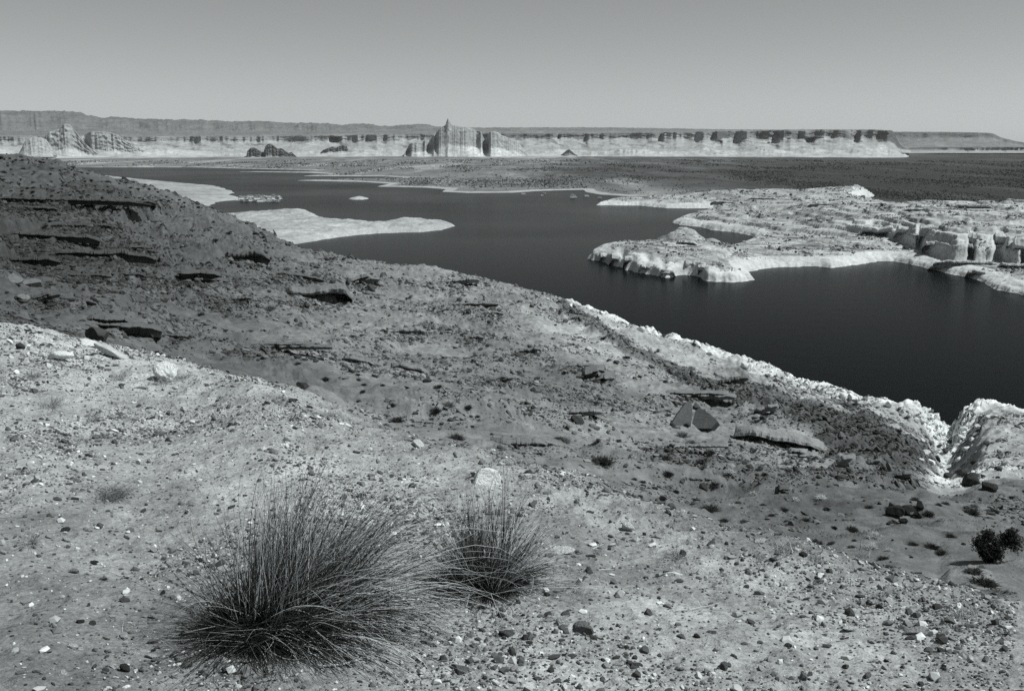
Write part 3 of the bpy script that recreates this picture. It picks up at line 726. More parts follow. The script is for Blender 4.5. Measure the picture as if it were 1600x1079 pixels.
STONES = [rock_mesh('stone', 900 + i, 2, (1, random.uniform(.65, .95), random.uniform(.35, .75)), random.randint(5, 11), .06, M_pebble) for i in range(14)]
FLATS = [rock_mesh('stone', 950 + i, 2, (1, random.uniform(.5, .8), random.uniform(.2, .32)), random.randint(6, 10), .06, M_pebble) for i in range(8)]
BOULDERS = [rock_mesh('boulder', 980 + i, 3, (1, random.uniform(.7, 1), random.uniform(.45, .8)), random.randint(7, 12), .07) for i in range(12)]

def grid_at(th, r):
    """near-ground point at azimuth th, range r (arrays)"""
    j = np.clip(np.searchsorted(near.th, th), 1, len(near.th) - 1)
    out = np.empty((len(th), 3)); nn = np.empty((len(th), 3))
    for q in range(len(th)):
        col = near.R[:, j[q]]; i = min(max(int(np.searchsorted(col, r[q])), 1), len(col) - 1)
        out[q] = near.P[i, j[q]]; nn[q] = near.n[i, j[q]]
    return out, nn

def dist(p): return float(np.linalg.norm(np.asarray(p) - np.array([0, 0, CAMZ])))

# ---- labels by neighbourhood
KNOLL_MARKS = [('the big grass tuft', 410, 930), ('the small grass tuft', 755, 880), ('the pale square slab', 760, 742), ('the white boulder on the knoll edge', 255, 580),
               ('the low dry tangle', 148, 768), ('the long pale stone', 1075, 888), ('the white chip at right', 1358, 976), ('the grey brick-shaped stone', 715, 1036), ('the pale twigs at right', 1265, 858), ('the white stone on the crest', 648, 692)]
SLOPE_MARKS = [('the overhanging ledge', 1230, 695), ('the tent-shaped slab', 1082, 650), ('the hollow rock', 498, 460), ('the white-walled notch', 1490, 700), ('the black bush', 1572, 850),
               ('the layered outcrop', 310, 432), ('the crooked ledge', 415, 540), ('the black boulder heap', 1432, 800), ('the rounded log-like rock', 645, 577), ('the rocky knob', 925, 590), ('the dark shelf at left', 180, 500), ('the skyline of the dark hill', 120, 265)]
def where(x, y, marks):
    n, mx, my = min(marks, key=lambda m: math.hypot(x - m[1], (y - m[2]) * 1.5))
    dx, dy = x - mx, (y - my) * 1.5
    far = 'well ' if math.hypot(dx, dy) > 130 else ('close ' if math.hypot(dx, dy) < 45 else '')
    if abs(dx) > abs(dy) * 1.0: w_ = 'to the left of' if dx < 0 else 'to the right of'
    else: w_ = 'behind' if dy < 0 else 'in front of'
    if far == 'close ' : w_ = {'to the left of': 'at the left side of', 'to the right of': 'at the right side of', 'behind': 'just behind', 'in front of': 'just in front of'}[w_]; far = ''
    if far and w_ == 'behind' : w_ = 'far behind'; far = ''
    if far and w_ == 'in front of': w_ = 'far in front of'; far = ''
    return f'{far}{w_} {n}'
def tone_word(t): return 'white' if t > .5 else 'pale' if t > .3 else 'grey' if t > .13 else 'dark'

def put_stone(x, y, wpx, tone, meshes=None, label=None, name='stone', sink=.25, yaw=None, tilt=.25, marks=KNOLL_MARKS, smin=0.0, squash=1.0, group='stones scattered on the gravel knoll', cat='stone', noun='stone'):
    p, n, i, j = near.hit(x, y, smin)
    s = wpx * dist(p) / FPX
    me = random.choice(meshes or STONES)
    o = link(name, me)
    yaw = random.uniform(0, 6.28) if yaw is None else yaw
    q = Vector((0, 0, 1)).rotation_difference(Vector(n))
    q = q.slerp(Euler((0, 0, 0)).to_quaternion(), .3)
    o.rotation_euler = (q.to_matrix() @ Euler((random.uniform(-tilt, tilt), random.uniform(-tilt, tilt), yaw)).to_matrix()).to_euler()
    o.scale = (s, s, s * squash)
    hz = max(v.co.z for v in me.vertices) * s * squash
    o.location = (p[0], p[1], p[2] + hz * (1 - 2 * sink))
    t = tone * random.uniform(.92, 1.08); o.color = (t, t, t, 1)
    if label is None:
        shape = 'flat' if (max(v.co.z for v in me.vertices) < .22) else 'angular'
        size = 'small' if wpx < 11 else 'medium' if wpx < 18 else 'large'
        label = f'{size} {tone_word(tone)} {shape} {noun} {where(x, y, marks)}'
    return tag(o, label, cat, group)

# prominent stones of the knoll: x, y of the base, width in photo pixels, tone, label
big_stones = [
 (762, 757, 48, .74, 'pale square slab standing on the crest behind the small grass tuft', 'slab'),
 (648, 698, 22, .66, 'white smooth stone on the knoll crest left of the pale square slab', None),
 (254, 592, 36, .74, 'white rounded boulder on the far edge of the knoll', 'round'),
 (90, 562, 44, .66, 'long white crumbled stone near the left end of the knoll edge', 'flat'),
 (138, 540, 34, .68, 'white broken stone under the dark shelf at left', 'flat'),
 (175, 558, 60, .42, 'wide pale flat rock set into the knoll edge at left', 'flat'),
 (30, 545, 16, .07, 'black stone at the left end of the knoll edge', None),
 (45, 518, 12, .07, 'small black stone above the others at the left knoll edge', None),
 (62, 520, 12, .08, 'flat black stone beside another at the left knoll edge', 'flat'),
 (216, 608, 22, .55, 'white stone with a dark underside in front of the white boulder', 'flat'),
 (178, 572, 9, .6, 'small white stone left of the white boulder', None),
 (355, 590, 12, .66, 'white angular stone on the knoll edge right of the white boulder', None),
 (452, 628, 14, .09, 'dark rounded stone on the crest under the black bush on the slope', None),
 (525, 660, 9, .6, 'small white stone on the crest at the foot of the pale bank', None),
 (740, 745, 18, .06, 'black stone leaning at the left side of the pale square slab', None),
 (880, 864, 44, .60, 'white ragged flat stone right of the small grass tuft', 'flat'),
 (984, 828, 26, .62, 'white stone with a dark hollow near the right crest', None),
 (1062, 898, 50, .60, 'long pale stone slanting on the gravel below the right crest', 'long'),
 (1095, 895, 26, .55, 'pale broken stone beside the long pale stone', 'flat'),
 (1358, 984, 22, .72, 'white rectangular chip lying alone on the dark gravel at right', 'flat'),
 (1322, 893, 13, .72, 'white rounded stone at the right above the white rectangular chip', None),
 (1388, 892, 10, .72, 'white round stone with a dark shadow on the right gravel', None),
 (1181, 868, 9, .75, 'round white pebble between two dark ones under the right crest', None),
 (1188, 868, 6, .06, 'small black pebble touching the round white pebble', None),
 (1280, 937, 24, .05, 'curved black stone with pale flakes at its left', 'long'),
 (1273, 936, 20, .52, 'pale flake leaning against the curved black stone', 'long'),
 (1468, 992, 36, .36, 'wide grey flat stone half buried at the lower right', 'flat'),
 (1205, 847, 20, .55, 'pale stone on top of the dark rubble on the right crest', 'flat'),
 (885, 975, 28, .50, 'pale rounded stone beside the grey slab right of centre', None),
 (918, 988, 34, .19, 'grey slab stone leaning beside the pale rounded stone', None),
 (862, 966, 12, .55, 'small white stone left of the pale rounded stone', None),
 (790, 990, 28, .11, 'dark lens-shaped stone below the small grass tuft', None),
 (716, 1048, 40, .17, 'grey brick-shaped stone at the bottom centre', 'brick'),
 (746, 1030, 20, .45, 'pale oval stone just right of the grey brick-shaped stone', 'flat'),
 (690, 1066, 14, .62, 'white chip on the bottom edge below the grey brick-shaped stone', None),
 (803, 1046, 15, .5, 'pale tilted stone right of the grey brick-shaped stone', None),
 (800, 1066, 16, .62, 'white hook-shaped stone at the bottom edge', None),
 (628, 1006, 40, .62, 'white flat stone at the right foot of the big grass tuft', 'flat'),
 (547, 1045, 11, .7, 'white round stone under the big grass tuft', None),
 (525, 1028, 20, .5, 'pale stone beside the root under the big grass tuft', 'flat'),
 (1010, 1042, 16, .10, 'dark ring-like stone alone on the pale soil at the bottom', None),
 (1082, 996, 17, .17, 'grey round stone among dark ones right of the bottom centre', None),
 (1132, 988, 18, .13, 'dark oval stone on the gravel left of the grey round stone', 'flat'),
 (75, 845, 13, .62, 'white pointed stone on bare soil at the left edge', None),
 (117, 882, 14, .05, 'black oval stone on the left soil', 'flat'),
 (130, 906, 10, .05, 'black pebble below the black oval stone', 'flat'),
 (168, 904, 9, .05, 'small black pebble right of two others on the left soil', 'flat'),
 (105, 897, 15, .6, 'white flat stone below the black oval stone', 'flat'),
 (83, 896, 12, .33, 'grey wedge stone left of the white flat one', None),
 (203, 966, 14, .42, 'pale wedge stone left of the big grass tuft', None),
 (255, 992, 11, .04, 'black round stone at the left foot of the big grass tuft', None),
 (68, 1014, 14, .75, 'white stone of a touching pair at the lower left', None),
 (79, 1015, 11, .75, 'second white stone of the touching pair at the lower left', None),
 (160, 1022, 17, .5, 'tall pale stone at the lower left', None),
 (197, 1028, 18, .62, 'white square stone under a black pebble at the lower left', 'flat'),
 (201, 1018, 8, .04, 'black pebble on top of the white square stone', 'flat'),
 (133, 1044, 14, .75, 'white oval stone at the bottom left', 'flat'),
 (150, 1048, 20, .05, 'black stone pair at the bottom left beside the white oval one', None),
 (52, 1055, 17, .7, 'white flat stone in the bottom left corner', 'flat'),
 (31, 1048, 8, .7, 'small white stone nearest the bottom left corner', None),
 (106, 977, 11, .10, 'dark stone on the soil midway down the left side', None),
 (124, 1000, 13, .12, 'dark buried stone above the tall pale stone', None),
]
def slab_stone():
    out = np.array([(-.50, .0), (-.46, .22), (-.36, .60), (-.28, .74), (.0, .78), (.34, .74), (.46, .52), (.50, .24), (.42, .02), (.1, -.05)])
    rows = []
    for d_, sc_ in ((0, .9), (.04, .98), (.16, 1.0), (.26, .96), (.30, .86)):
        rows.append(np.column_stack([out[:, 0] * sc_, np.full(len(out), d_), (out[:, 1] - .45) * sc_ + .0]))
    V = np.array(rows); V += .02 * rng.normal(size=V.shape); n = len(out); i = np.arange(n)
    F = [np.stack([k * n + i, k * n + (i + 1) % n, (k + 1) * n + (i + 1) % n, (k + 1) * n + i], -1) for k in range(4)]
    V = V.reshape(-1, 3); a_ = math.radians(-38); c_, s_ = math.cos(a_), math.sin(a_)
    V = np.column_stack([V[:, 0], V[:, 1] * c_ - V[:, 2] * s_, V[:, 1] * s_ + V[:, 2] * c_])
    me = make_mesh('stone', V, F + [np.array([i[::-1]]), np.array([4 * n + i])], smooth=False); me.materials.append(M_pebble); return me
SPECIAL = {'round': [rock_mesh('stone', 1203, 3, (1, .9, .82), 22, .10, M_pebble, (.72, .95))], 'slab': [slab_stone()], 'brick': [rock_mesh('stone', 1207, 3, (1, .62, .5), 6, .03, M_pebble)],
           'long': [rock_mesh('stone', 1211, 3, (1, .28, .22), 7, .08, M_pebble)], 'flat': FLATS, None: STONES}
for x, y, wp, t, lab, kind in big_stones:
    o = put_stone(x, y, wp, t, SPECIAL[kind], lab, sink={'slab': .12, 'flat': .04}.get(kind, .18), tilt=.1 if kind == 'slab' else .25,
              yaw={'slab': .25, 'long': .6, 'brick': -.5}.get(kind) if kind in ('slab', 'long', 'brick') else random.uniform(-.5, .5))
    o['group'] = 'stones scattered on the gravel knoll'

# smaller countable stones
vis = near.visible()
cand = np.argwhere(vis & (near.S > 1.0) & (near.S < 3.05))
cand = cand[rng.permutation(len(cand))]
cnt = 0; used = [(b[0], b[1]) for b in big_stones]
for i, j in cand:
    if cnt >= 235: break
    x, y = near.px[i, j], near.py[i, j]
    if not (5 < x < 1595 and 505 < y < 1074): continue
    if 260 < x < 640 and 880 < y < 1020: continue
    dens = .35 + .65 * (fbm(np.array([near.P[i, j, 0] * .9]), np.array([near.P[i, j, 1] * .9]), 77, 3)[0] > .0)
    if random.random() > dens: continue
    if min(math.hypot(x - a, y - b_) for a, b_ in used) < 13: continue
    used.append((x, y)); cnt += 1
    t = random.choice([.05, .06, .08, .10, .07, .16, .2, .35, .5, .6])
    put_stone(x, y, random.uniform(4.5, 9) * (1 if random.random() < .88 else 1.9) * (.8 + .4 * (y - 500) / 580), t, FLATS if random.random() < .45 else STONES, sink=.25)

# gravel: uncountable pebbles as one mesh
def scatter_mesh(P, Nn, size, tone, sub, seed, flat=(.35, .8)):
    g = np.random.default_rng(seed)
    bases = [rock_verts(seed + k, sub, (1, g.uniform(.6, .95), g.uniform(*flat)), 6, .05) for k in range(10)]
    F = ICO[sub][1]; nv = len(bases[0]); n = len(P)
    V = np.empty((n, nv, 3))
    yaw = g.uniform(0, 6.28, n); kind = g.integers(0, 10, n); B = np.array(bases)[kind]
    c, s = np.cos(yaw), np.sin(yaw)
    x = B[..., 0] * c[:, None] - B[..., 1] * s[:, None]; y = B[..., 0] * s[:, None] + B[..., 1] * c[:, None]
    z = B[..., 2] - (Nn[:, 0:1] * x + Nn[:, 1:2] * y) / np.maximum(Nn[:, 2:3], .3) * .8
    V[..., 0] = x * size[:, None] + P[:, 0:1]; V[..., 1] = y * size[:, None] + P[:, 1:2]; V[..., 2] = (z + .10) * size[:, None] + P[:, 2:3]
    Fa = (F[None] + (np.arange(n) * nv)[:, None, None]).reshape(-1, 3)
    return V.reshape(-1, 3), Fa, np.repeat(tone, nv)

NG = 150000
th = np.where(rng.uniform(0, 1, NG * 2) < .2, rng.uniform(theta_of(-880), theta_of(2480), NG * 2), rng.uniform(theta_of(-40), theta_of(1640), NG * 2))
rr_ = 2.2 + 11.7 * rng.power(1.25, NG * 2)
P_, N_ = grid_at(th, rr_)
cl_ = fbm(P_[:, 0] * .8, P_[:, 1] * .8, 78, 4)
keep = (rng.uniform(0, 1, NG * 2) < np.clip(.30 + 1.9 * cl_, .13, 1))
P_, N_ = P_[keep][:NG], N_[keep][:NG]
sz = np.clip(.0068 * (1 + rng.pareto(2.7, len(P_))), .006, .040) * (1 + .05 * np.hypot(P_[:, 0], P_[:, 1]))
tn_ = rng.choice([.05, .07, .10, .14, .2, .28, .42, .58], len(P_), p=[.15, .14, .15, .12, .12, .10, .11, .11]) * rng.uniform(.8, 1.2, len(P_))
V, F, A = scatter_mesh(P_, N_, sz, tn_, 0, 3000)
o = link('gravel', make_mesh('gravel', V, [F], {'tone': A}, smooth=False), M_gravel)
tag(o, 'fine dark and pale gravel strewn over the knoll', 'gravel', kind='stuff')

R_ = math.radians
ledges = [
 (1228, 700, 142, 20, .12, 'long overhanging ledge with black shadow below and a bulging right end', 11, 1, .9, 1.5, R_(-7), 0, .5, .6),
 (1322, 732, 46, 12, .10, 'leaning dark slab just right of the long overhanging ledge', 12, 1, .5, 1.5, R_(38), 0, .6, .3),
 (1255, 716, 60, 14, .14, 'broken blocks heaped under the long overhanging ledge', 13, 2, .2, 1.2, R_(5), 0, 1.4, 0),
 (1075, 622, 150, 11, .10, 'thin dark ledge above the tent-shaped slab', 14, 2, .6, 1.6, R_(2), 0, 1.2, 0),
 (1145, 600, 50, 9, .075, 'short dark ledge under the white shore band', 15, 1, .5, 1.5, R_(18), 0, 1, 0),
 (1185, 648, 70, 9, .10, 'ragged ledge of dark blocks right of the tent-shaped slab', 16, 1, .5, 1.4, R_(24), 0, 1.5, 0),
 (498, 470, 110, 22, .13, 'rounded hollow rock with a black cavity under its brow', 17, 1, 1.0, 1.8, R_(-4), 0, .3, 1.0),
 (312, 440, 108, 22, .085, 'layered outcrop of thin beds on the left hill', 18, 3, .45, 1.6, R_(-4), 0, 1.0, 0),
 (390, 408, 74, 15, .09, 'dark shelf just above and right of the layered outcrop', 19, 1, .8, 1.5, R_(2), 0, .9, 0),
 (455, 432, 110, 7, .12, 'thin slanting bed above the hollow rock', 20, 1, .7, 2.0, R_(-9), 0, .8, 0),
 (178, 514, 140, 22, .065, 'dark rounded shelf with a deep shadow at the left above the knoll edge', 21, 2, .7, 1.6, R_(-9), 0, .8, .5),
 (415, 545, 200, 9, .13, 'long crooked ledge crossing the middle slope', 22, 2, .45, 1.8, R_(-3), 0, 1.5, 0),
 (490, 550, 44, 12, .12, 'blocky end piece right of the long crooked ledge', 23, 2, .4, 1.4, R_(-5), 0, 1.5, 0),
 (560, 568, 48, 9, .13, 'smooth log-like rock lying on the bare slope left of its larger twin', 24, 1, .5, 1.8, R_(-14), 0, .2, 1.0),
 (640, 582, 62, 13, .11, 'rounded log-like rock on the bare middle slope', 25, 1, .5, 1.6, R_(-14), 0, .3, 1.0),
 (778, 596, 48, 9, .13, 'tilted pair of slabs in the middle of the slope', 26, 2, .4, 1.5, R_(14), 0, 1.0, 0),
 (700, 614, 40, 5, .12, 'thin flat bed left of the tilted slabs', 27, 1, .5, 2, R_(-5), 0, 1, 0),
 (760, 592, 70, 5, .12, 'thin crack-like bed behind the tilted slabs', 28, 1, .5, 2, R_(-4), 0, 1, 0),
 (930, 598, 60, 30, .10, 'rocky knob of dark broken blocks on the slope', 29, 3, .3, 1.2, R_(12), 0, 1.8, 0),
 (912, 648, 60, 9, .10, 'dark low bed below the rocky knob', 30, 1, .5, 1.6, R_(5), 0, 1.3, 0),
 (905, 575, 60, 7, .14, 'broken thin bed above the rocky knob', 31, 1, .4, 1.6, R_(2), 0, 1.5, 0),
 (720, 478, 120, 5, .15, 'thin dark bed high on the middle slope', 32, 1, .6, 2, R_(1), 0, 1, 0),
 (715, 444, 70, 8, .09, 'dark hummock near the far edge of the slope', 33, 1, .3, 1.6, R_(6), 0, 1.4, .3),
 (765, 492, 44, 6, .09, 'small dark bed under the far edge of the slope', 34, 1, .5, 1.6, R_(0), 0, 1.4, 0),
 (630, 522, 70, 12, .11, 'low dark hummock of rock on the middle slope', 35, 1, .25, 1.6, R_(3), 0, 1.2, .5),
 (735, 530, 40, 9, .075, 'small black crag alone on the middle slope', 36, 1, .4, 1.3, R_(4), 0, 1.6, 0),
 (815, 552, 60, 8, .11, 'ragged bed right of the small black crag', 37, 1, .4, 1.6, R_(8), 0, 1.5, 0),
 (560, 445, 70, 16, .07, 'dark crags right of the hollow rock', 38, 2, .4, 1.3, R_(14), 0, 1.6, 0),
 (110, 318, 250, 7, .05, 'long dark bed high on the left hill', 39, 1, .6, 2.2, R_(-3), 0, 1, 0),
 (60, 328, 90, 7, .05, 'short dark bed at the left edge under the long high one', 40, 1, .6, 2, R_(-4), 0, 1, 0),
 (220, 318, 70, 7, .055, 'dark bed at the right end of the long high one', 41, 1, .5, 2, R_(-2), 0, 1.2, 0),
 (95, 374, 130, 10, .05, 'dark humped bed low on the left hill', 42, 1, .5, 1.8, R_(-6), 0, .9, .4),
 (40, 410, 110, 10, .045, 'black bed at the left edge of the hill', 43, 1, .6, 1.8, R_(-3), 0, 1, 0),
 (170, 402, 150, 14, .06, 'dark rounded bed crossing the left hill', 44, 1, .45, 1.6, R_(-5), 0, 1, .6),
 (225, 392, 60, 10, .055, 'short dark crag at the right end of the rounded bed', 45, 2, .4, 1.4, R_(-6), 0, 1.4, 0),
 (140, 355, 90, 6, .06, 'thin bed midway up the left hill', 46, 1, .6, 2, R_(-2), 0, 1.2, 0),
 (130, 432, 90, 5, .06, 'thin bed under the rounded bed of the left hill', 47, 1, .6, 2, R_(-4), 0, 1.2, 0),
 (200, 432, 60, 6, .07, 'small bed left of the layered outcrop', 48, 1, .6, 2, R_(-4), 0, 1.2, 0),
 (65, 470, 60, 9, .055, 'dark crag above the left end of the knoll', 49, 2, .4, 1.5, R_(14), 0, 1.6, 0),
 (110, 470, 80, 5, .06, 'thin slanting bed above the dark rounded shelf', 50, 1, .5, 2, R_(-12), 0, 1.2, 0),
 (365, 470, 60, 5, .10, 'thin bed in front of the layered outcrop', 51, 1, .5, 2, R_(3), 0, 1.5, 0),
 (262, 526, 54, 4, .09, 'thin straight bed left of the long crooked ledge', 52, 1, .5, 2, R_(-6), 0, 1, 0),
 (820, 640, 60, 8, .10, 'low notched bed in the middle of the slope', 53, 1, .4, 1.5, R_(2), 0, 1.8, 0),
 (810, 700, 90, 14, .085, 'low dark mound of rock behind the pale square slab', 54, 1, .2, 2.0, R_(0), 0, .6, .8),
 (1080, 700, 120, 4, .11, 'low earthy step in front of the tent-shaped slab', 55, 1, .3, 2.4, R_(3), 0, .8, .6),
 (1080, 752, 90, 4, .09, 'low step of soil lower on the slope', 56, 1, .3, 2.4, R_(2), 0, .8, .6),
 (1236, 772, 22, 12, .07, 'small stack of dark slabs on the lower slope', 57, 3, .3, 1.3, R_(0), 0, 1.6, 0),
 (1245, 738, 40, 5, .09, 'pale-topped low bed below the long overhanging ledge', 58, 1, .4, 1.8, R_(3), 0, 1.2, .4),
 (1415, 748, 44, 9, .06, 'black slanting bed at the foot of the dark talus', 59, 1, .6, 1.6, R_(22), 0, .8, .3),
 (1375, 728, 26, 8, .06, 'dark pointed block on the talus', 60, 1, .4, 1.4, R_(30), 0, 1.2, 0),
]
# rubble over the middle slope
NR = 90000
cand = np.argwhere((near.S > 4.9) & (near.S < 9.0) & (near.px > -20) & (near.px < 1620))
wgt = np.clip(.10 + 2.2 * fbm(near.X[cand[:, 0], cand[:, 1]] / 13, near.Y[cand[:, 0], cand[:, 1]] / 13, 79, 4), .015, 1) + .5 * talus[cand[:, 0], cand[:, 1]]
for L_ in ledges:
    wgt += 1.3 * np.exp(-((near.px[cand[:, 0], cand[:, 1]] - L_[0]) / (L_[2] * .55)) ** 2 - ((near.py[cand[:, 0], cand[:, 1]] - L_[1] - 5) / 9) ** 2)
sel = cand[rng.choice(len(cand), NR, p=wgt / wgt.sum())]
P_ = near.P[sel[:, 0], sel[:, 1]]; N_ = near.n[sel[:, 0], sel[:, 1]]
rr_ = np.hypot(P_[:, 0], P_[:, 1])
sz = (.0014 + .0009 * rng.pareto(1.9, NR)).clip(.0010, .0065) * rr_ * rng.uniform(.7, 1.2, NR) * np.interp(rr_, [20, 60, 200], [1.3, 1.15, .8])
tn_ = near_tone = tone[sel[:, 0], sel[:, 1]] * rng.choice([.28, .4, .55, .8, 1.3], NR)
V, F, A = scatter_mesh(P_, N_, sz, np.clip(tn_, .03, .75), 0, 3100, (.4, .8))
o = link('rubble', make_mesh('rubble', V, [F], {'tone': A}, smooth=False), M_gravel)
tag(o, 'small broken rock fragments over the dark slope', 'rubble', kind='stuff')

# broken rock over the peninsula, scrub over the far flats
cand = np.argwhere((pen_sd > 6) & (penP[..., 2] > 1.5)); XY = penP[cand[:, 0], cand[:, 1]]
wgt = np.clip(.05 + 2.0 * fbm(XY[:, 0] / 24, XY[:, 1] / 30, 121, 4), .01, 1)
sel = cand[rng.choice(len(cand), 10000, p=wgt / wgt.sum())]; P_ = penP[sel[:, 0], sel[:, 1]]
r_ = np.hypot(P_[:, 0], P_[:, 1]); sz = r_ * (.0009 + .0006 * rng.pareto(2.2, len(P_))).clip(.0008, .0042)
tn_ = pen_t[sel[:, 0], sel[:, 1]] * rng.choice([.15, .3, .5, .8, 1.1], len(P_))
V, F, A = scatter_mesh(P_, np.tile([0, 0, 1.0], (len(P_), 1)), sz, np.clip(tn_, .03, .7), 0, 3200, (.5, .9))
o = link('rubble', make_mesh('rubble', V, [F], {'tone': A}, smooth=False), M_gravel)
tag(o, 'broken rock fragments on the pale peninsula', 'rubble', kind='stuff')
cand = np.argwhere((plain_sd > 25) & (np.hypot(plainP[..., 0], plainP[..., 1]) < 3400)); XY = plainP[cand[:, 0], cand[:, 1]]
wgt = np.clip(.12 + 1.6 * fbm(XY[:, 0] / 120, XY[:, 1] / 420, 122, 4), .02, 1)
sel = cand[rng.choice(len(cand), 24000, p=wgt / wgt.sum())]; P_ = plainP[sel[:, 0], sel[:, 1]] + rng.normal(0, 1.2, (24000, 3)) * np.array([1, 3, 0])
r_ = np.hypot(P_[:, 0], P_[:, 1]); sz = r_ * rng.uniform(.0008, .0019, len(P_))
tn_ = plain_t[sel[:, 0], sel[:, 1]] * rng.choice([.25, .4, .6, 2.2], len(P_), p=[.3, .3, .2, .2])
V, F, A = scatter_mesh(P_, np.tile([0, 0, 1.0], (len(P_), 1)), sz, np.clip(tn_, .02, .45), 0, 3300, (.35, .7))
o = link('scrub', make_mesh('scrub', V, [F], {'tone': A}, smooth=False), M_gravel)
tag(o, 'low desert scrub and stones dotting the far flats', 'scrub', kind='stuff')

# ------------------------------------------------------------------ ledges and outcrops on the slope
def ledge_verts(Lm, h, D, seed, layers=1, under=.35, block=1.0, round_=0.0, nu=None):
    Vs, Fs, off = [], [], 0
    g = np.random.default_rng(seed)
    nu = nu or int(np.clip(Lm / h * 9, 40, 220))
    u = np.linspace(0, 1, nu)
    for l in range(layers):
        f0, f1 = (0, 1) if l == 0 else (g.uniform(.02, .3), g.uniform(.65, .98))
        uu = f0 + (f1 - f0) * u
        hl = h / layers
        zb = l * hl * .9
        x = uu * Lm
        ends = np.clip(np.minimum(u, 1 - u) * g.uniform(4, 8) + .12 * fbm(x / h, x * 0, seed + 20, 3), 0, 1) ** .6
        jit = .7 * fbm(x / (h * 2.2), x * 0 + l * 3.1, seed, 4) + .45 * block * np.round(noise(x / (h * 1.5), x * 0 + l, seed + 2) * 2.5) / 2.5
        thick = np.clip(1 + .55 * fbm(x / (h * 2.8), x * 0 + l * 5, seed + 4, 3), .35, 1.6)
        lean = .28 if under < .6 else 0.0
        prof = np.array([(2.2, -.7), (1.7, .35), (1.1, .82), (.55, 1.0), (.20 + .2 * round_ + lean, 1.0), (.04 + .08 * round_ + lean * .7, .90), (lean * .35, .74), (lean * .12, .6), (.03 + under * .2, .46), (.13 + under * .9, .36), (.28 + under * 1.4, .18), (.40 + under * 1.5, -.7)]) if under >= 0 else np.array([(2.2, -.7), (1.7, .35), (1.1, .82), (.55, 1.0), (.25, 1.0), (.10, .92), (.04, .74), (.06, .6), (.02, .5), (-.02, .40), (under, .12), (under * 2, -.7)])
        sl = np.concatenate([[0], np.cumsum(np.hypot(*np.diff(prof, axis=0).T))])
        sq = np.linspace(0, sl[-1], 30); pw, pz = np.interp(sq, sl, prof[:, 0]), np.interp(sq, sl, prof[:, 1])
        P = np.zeros((30, nu, 3))
        ly = l * D * g.uniform(-.05, .18)
        for k in range(30):
            fr = sstep(.9, .15, pw[k]) if pz[k] > .0 else .4
            fr = float(np.clip((1.1 - pw[k]) / .9, .15, 1))
            n1 = fbm(x / (h * .9), x * 0 + sq[k] * 2.0 + l * 9, seed + 6, 3); n2 = fbm(x / (h * .28), x * 0 + sq[k] * 6 + l * 9, seed + 8, 3)
            bed = noise(np.full(1, pz[k] * 5.0), np.full(1, seed * .7 + l), 5)[0] * (pz[k] < .98)
            P[k, :, 0] = (uu - .5) * Lm + .10 * h * n2
            P[k, :, 1] = pw[k] * D - fr * ends * (jit * D * .55 + h * (.16 * n1 + .10 * bed)) + (1 - ends) * D * .8 + ly
            zz = pz[k] * hl * thick * ends if pz[k] > 0 else pz[k] * h
            P[k, :, 2] = zb + zz + hl * (.10 * n1 + .06 * n2) - (1 - ends) * .3 * h
        Vs.append(P.reshape(-1, 3)); Fs.append(grid_faces(30, nu) + off)
        for c_ in (0, nu - 1):
            ring_ = [off + k * nu + c_ for k in range(30)]
            Fs.append(np.array([[ring_[0], ring_[k], ring_[k + 1]] for k in range(1, 29)], np.int32))
        off += 30 * nu
    return np.concatenate(Vs), Fs

def put_ledge(x, y, lpx, hpx, tone, label, seed, layers=1, under=.35, depth=1.6, roll=0.0, yaw=0.0, block=1.0, round_=0.0, name='rock_ledge', cat='rock ledge', lift=0.0):
    p, n, i, j = near.hit(x, y, 4.8)
    k = dist(p) / FPX
    V, F = ledge_verts(lpx * k, hpx * k, hpx * k * depth, seed, layers, under, block, round_)
    quads = [f for f in F if f.shape[1] == 4]; tris = [f for f in F if f.shape[1] == 3]
    me = make_mesh(name, V, quads + tris, smooth=False); me.materials.append(M_rock)
    az = math.atan2(p[0], p[1])
    o = link(name, me, loc=(p[0], p[1], p[2] - .05 * hpx * k + lift * hpx * k))
    o.rotation_euler = (Matrix.Rotation(-az + yaw, 3, 'Z') @ Matrix.Rotation(-roll, 3, 'Y')).to_euler()
    tone_l = float(np.median(tone_grid[max(i - 8, 0):i + 9, max(j - 12, 0):j + 13])) * .95
    o.color = (tone_l,) * 3 + (1,)
    return tag(o, label, cat, 'rock ledges on the slope')

for (x, y, lp, hp, t, lab, seed, la, un, de, ro, ya, bl, rd) in ledges:
    put_ledge(x, y, lp, hp * (1 if un >= .8 else .72), t, lab, seed, la, un * (.8 if un >= .8 else .30), de * 1.25, ro, ya, bl * 1.4, rd)

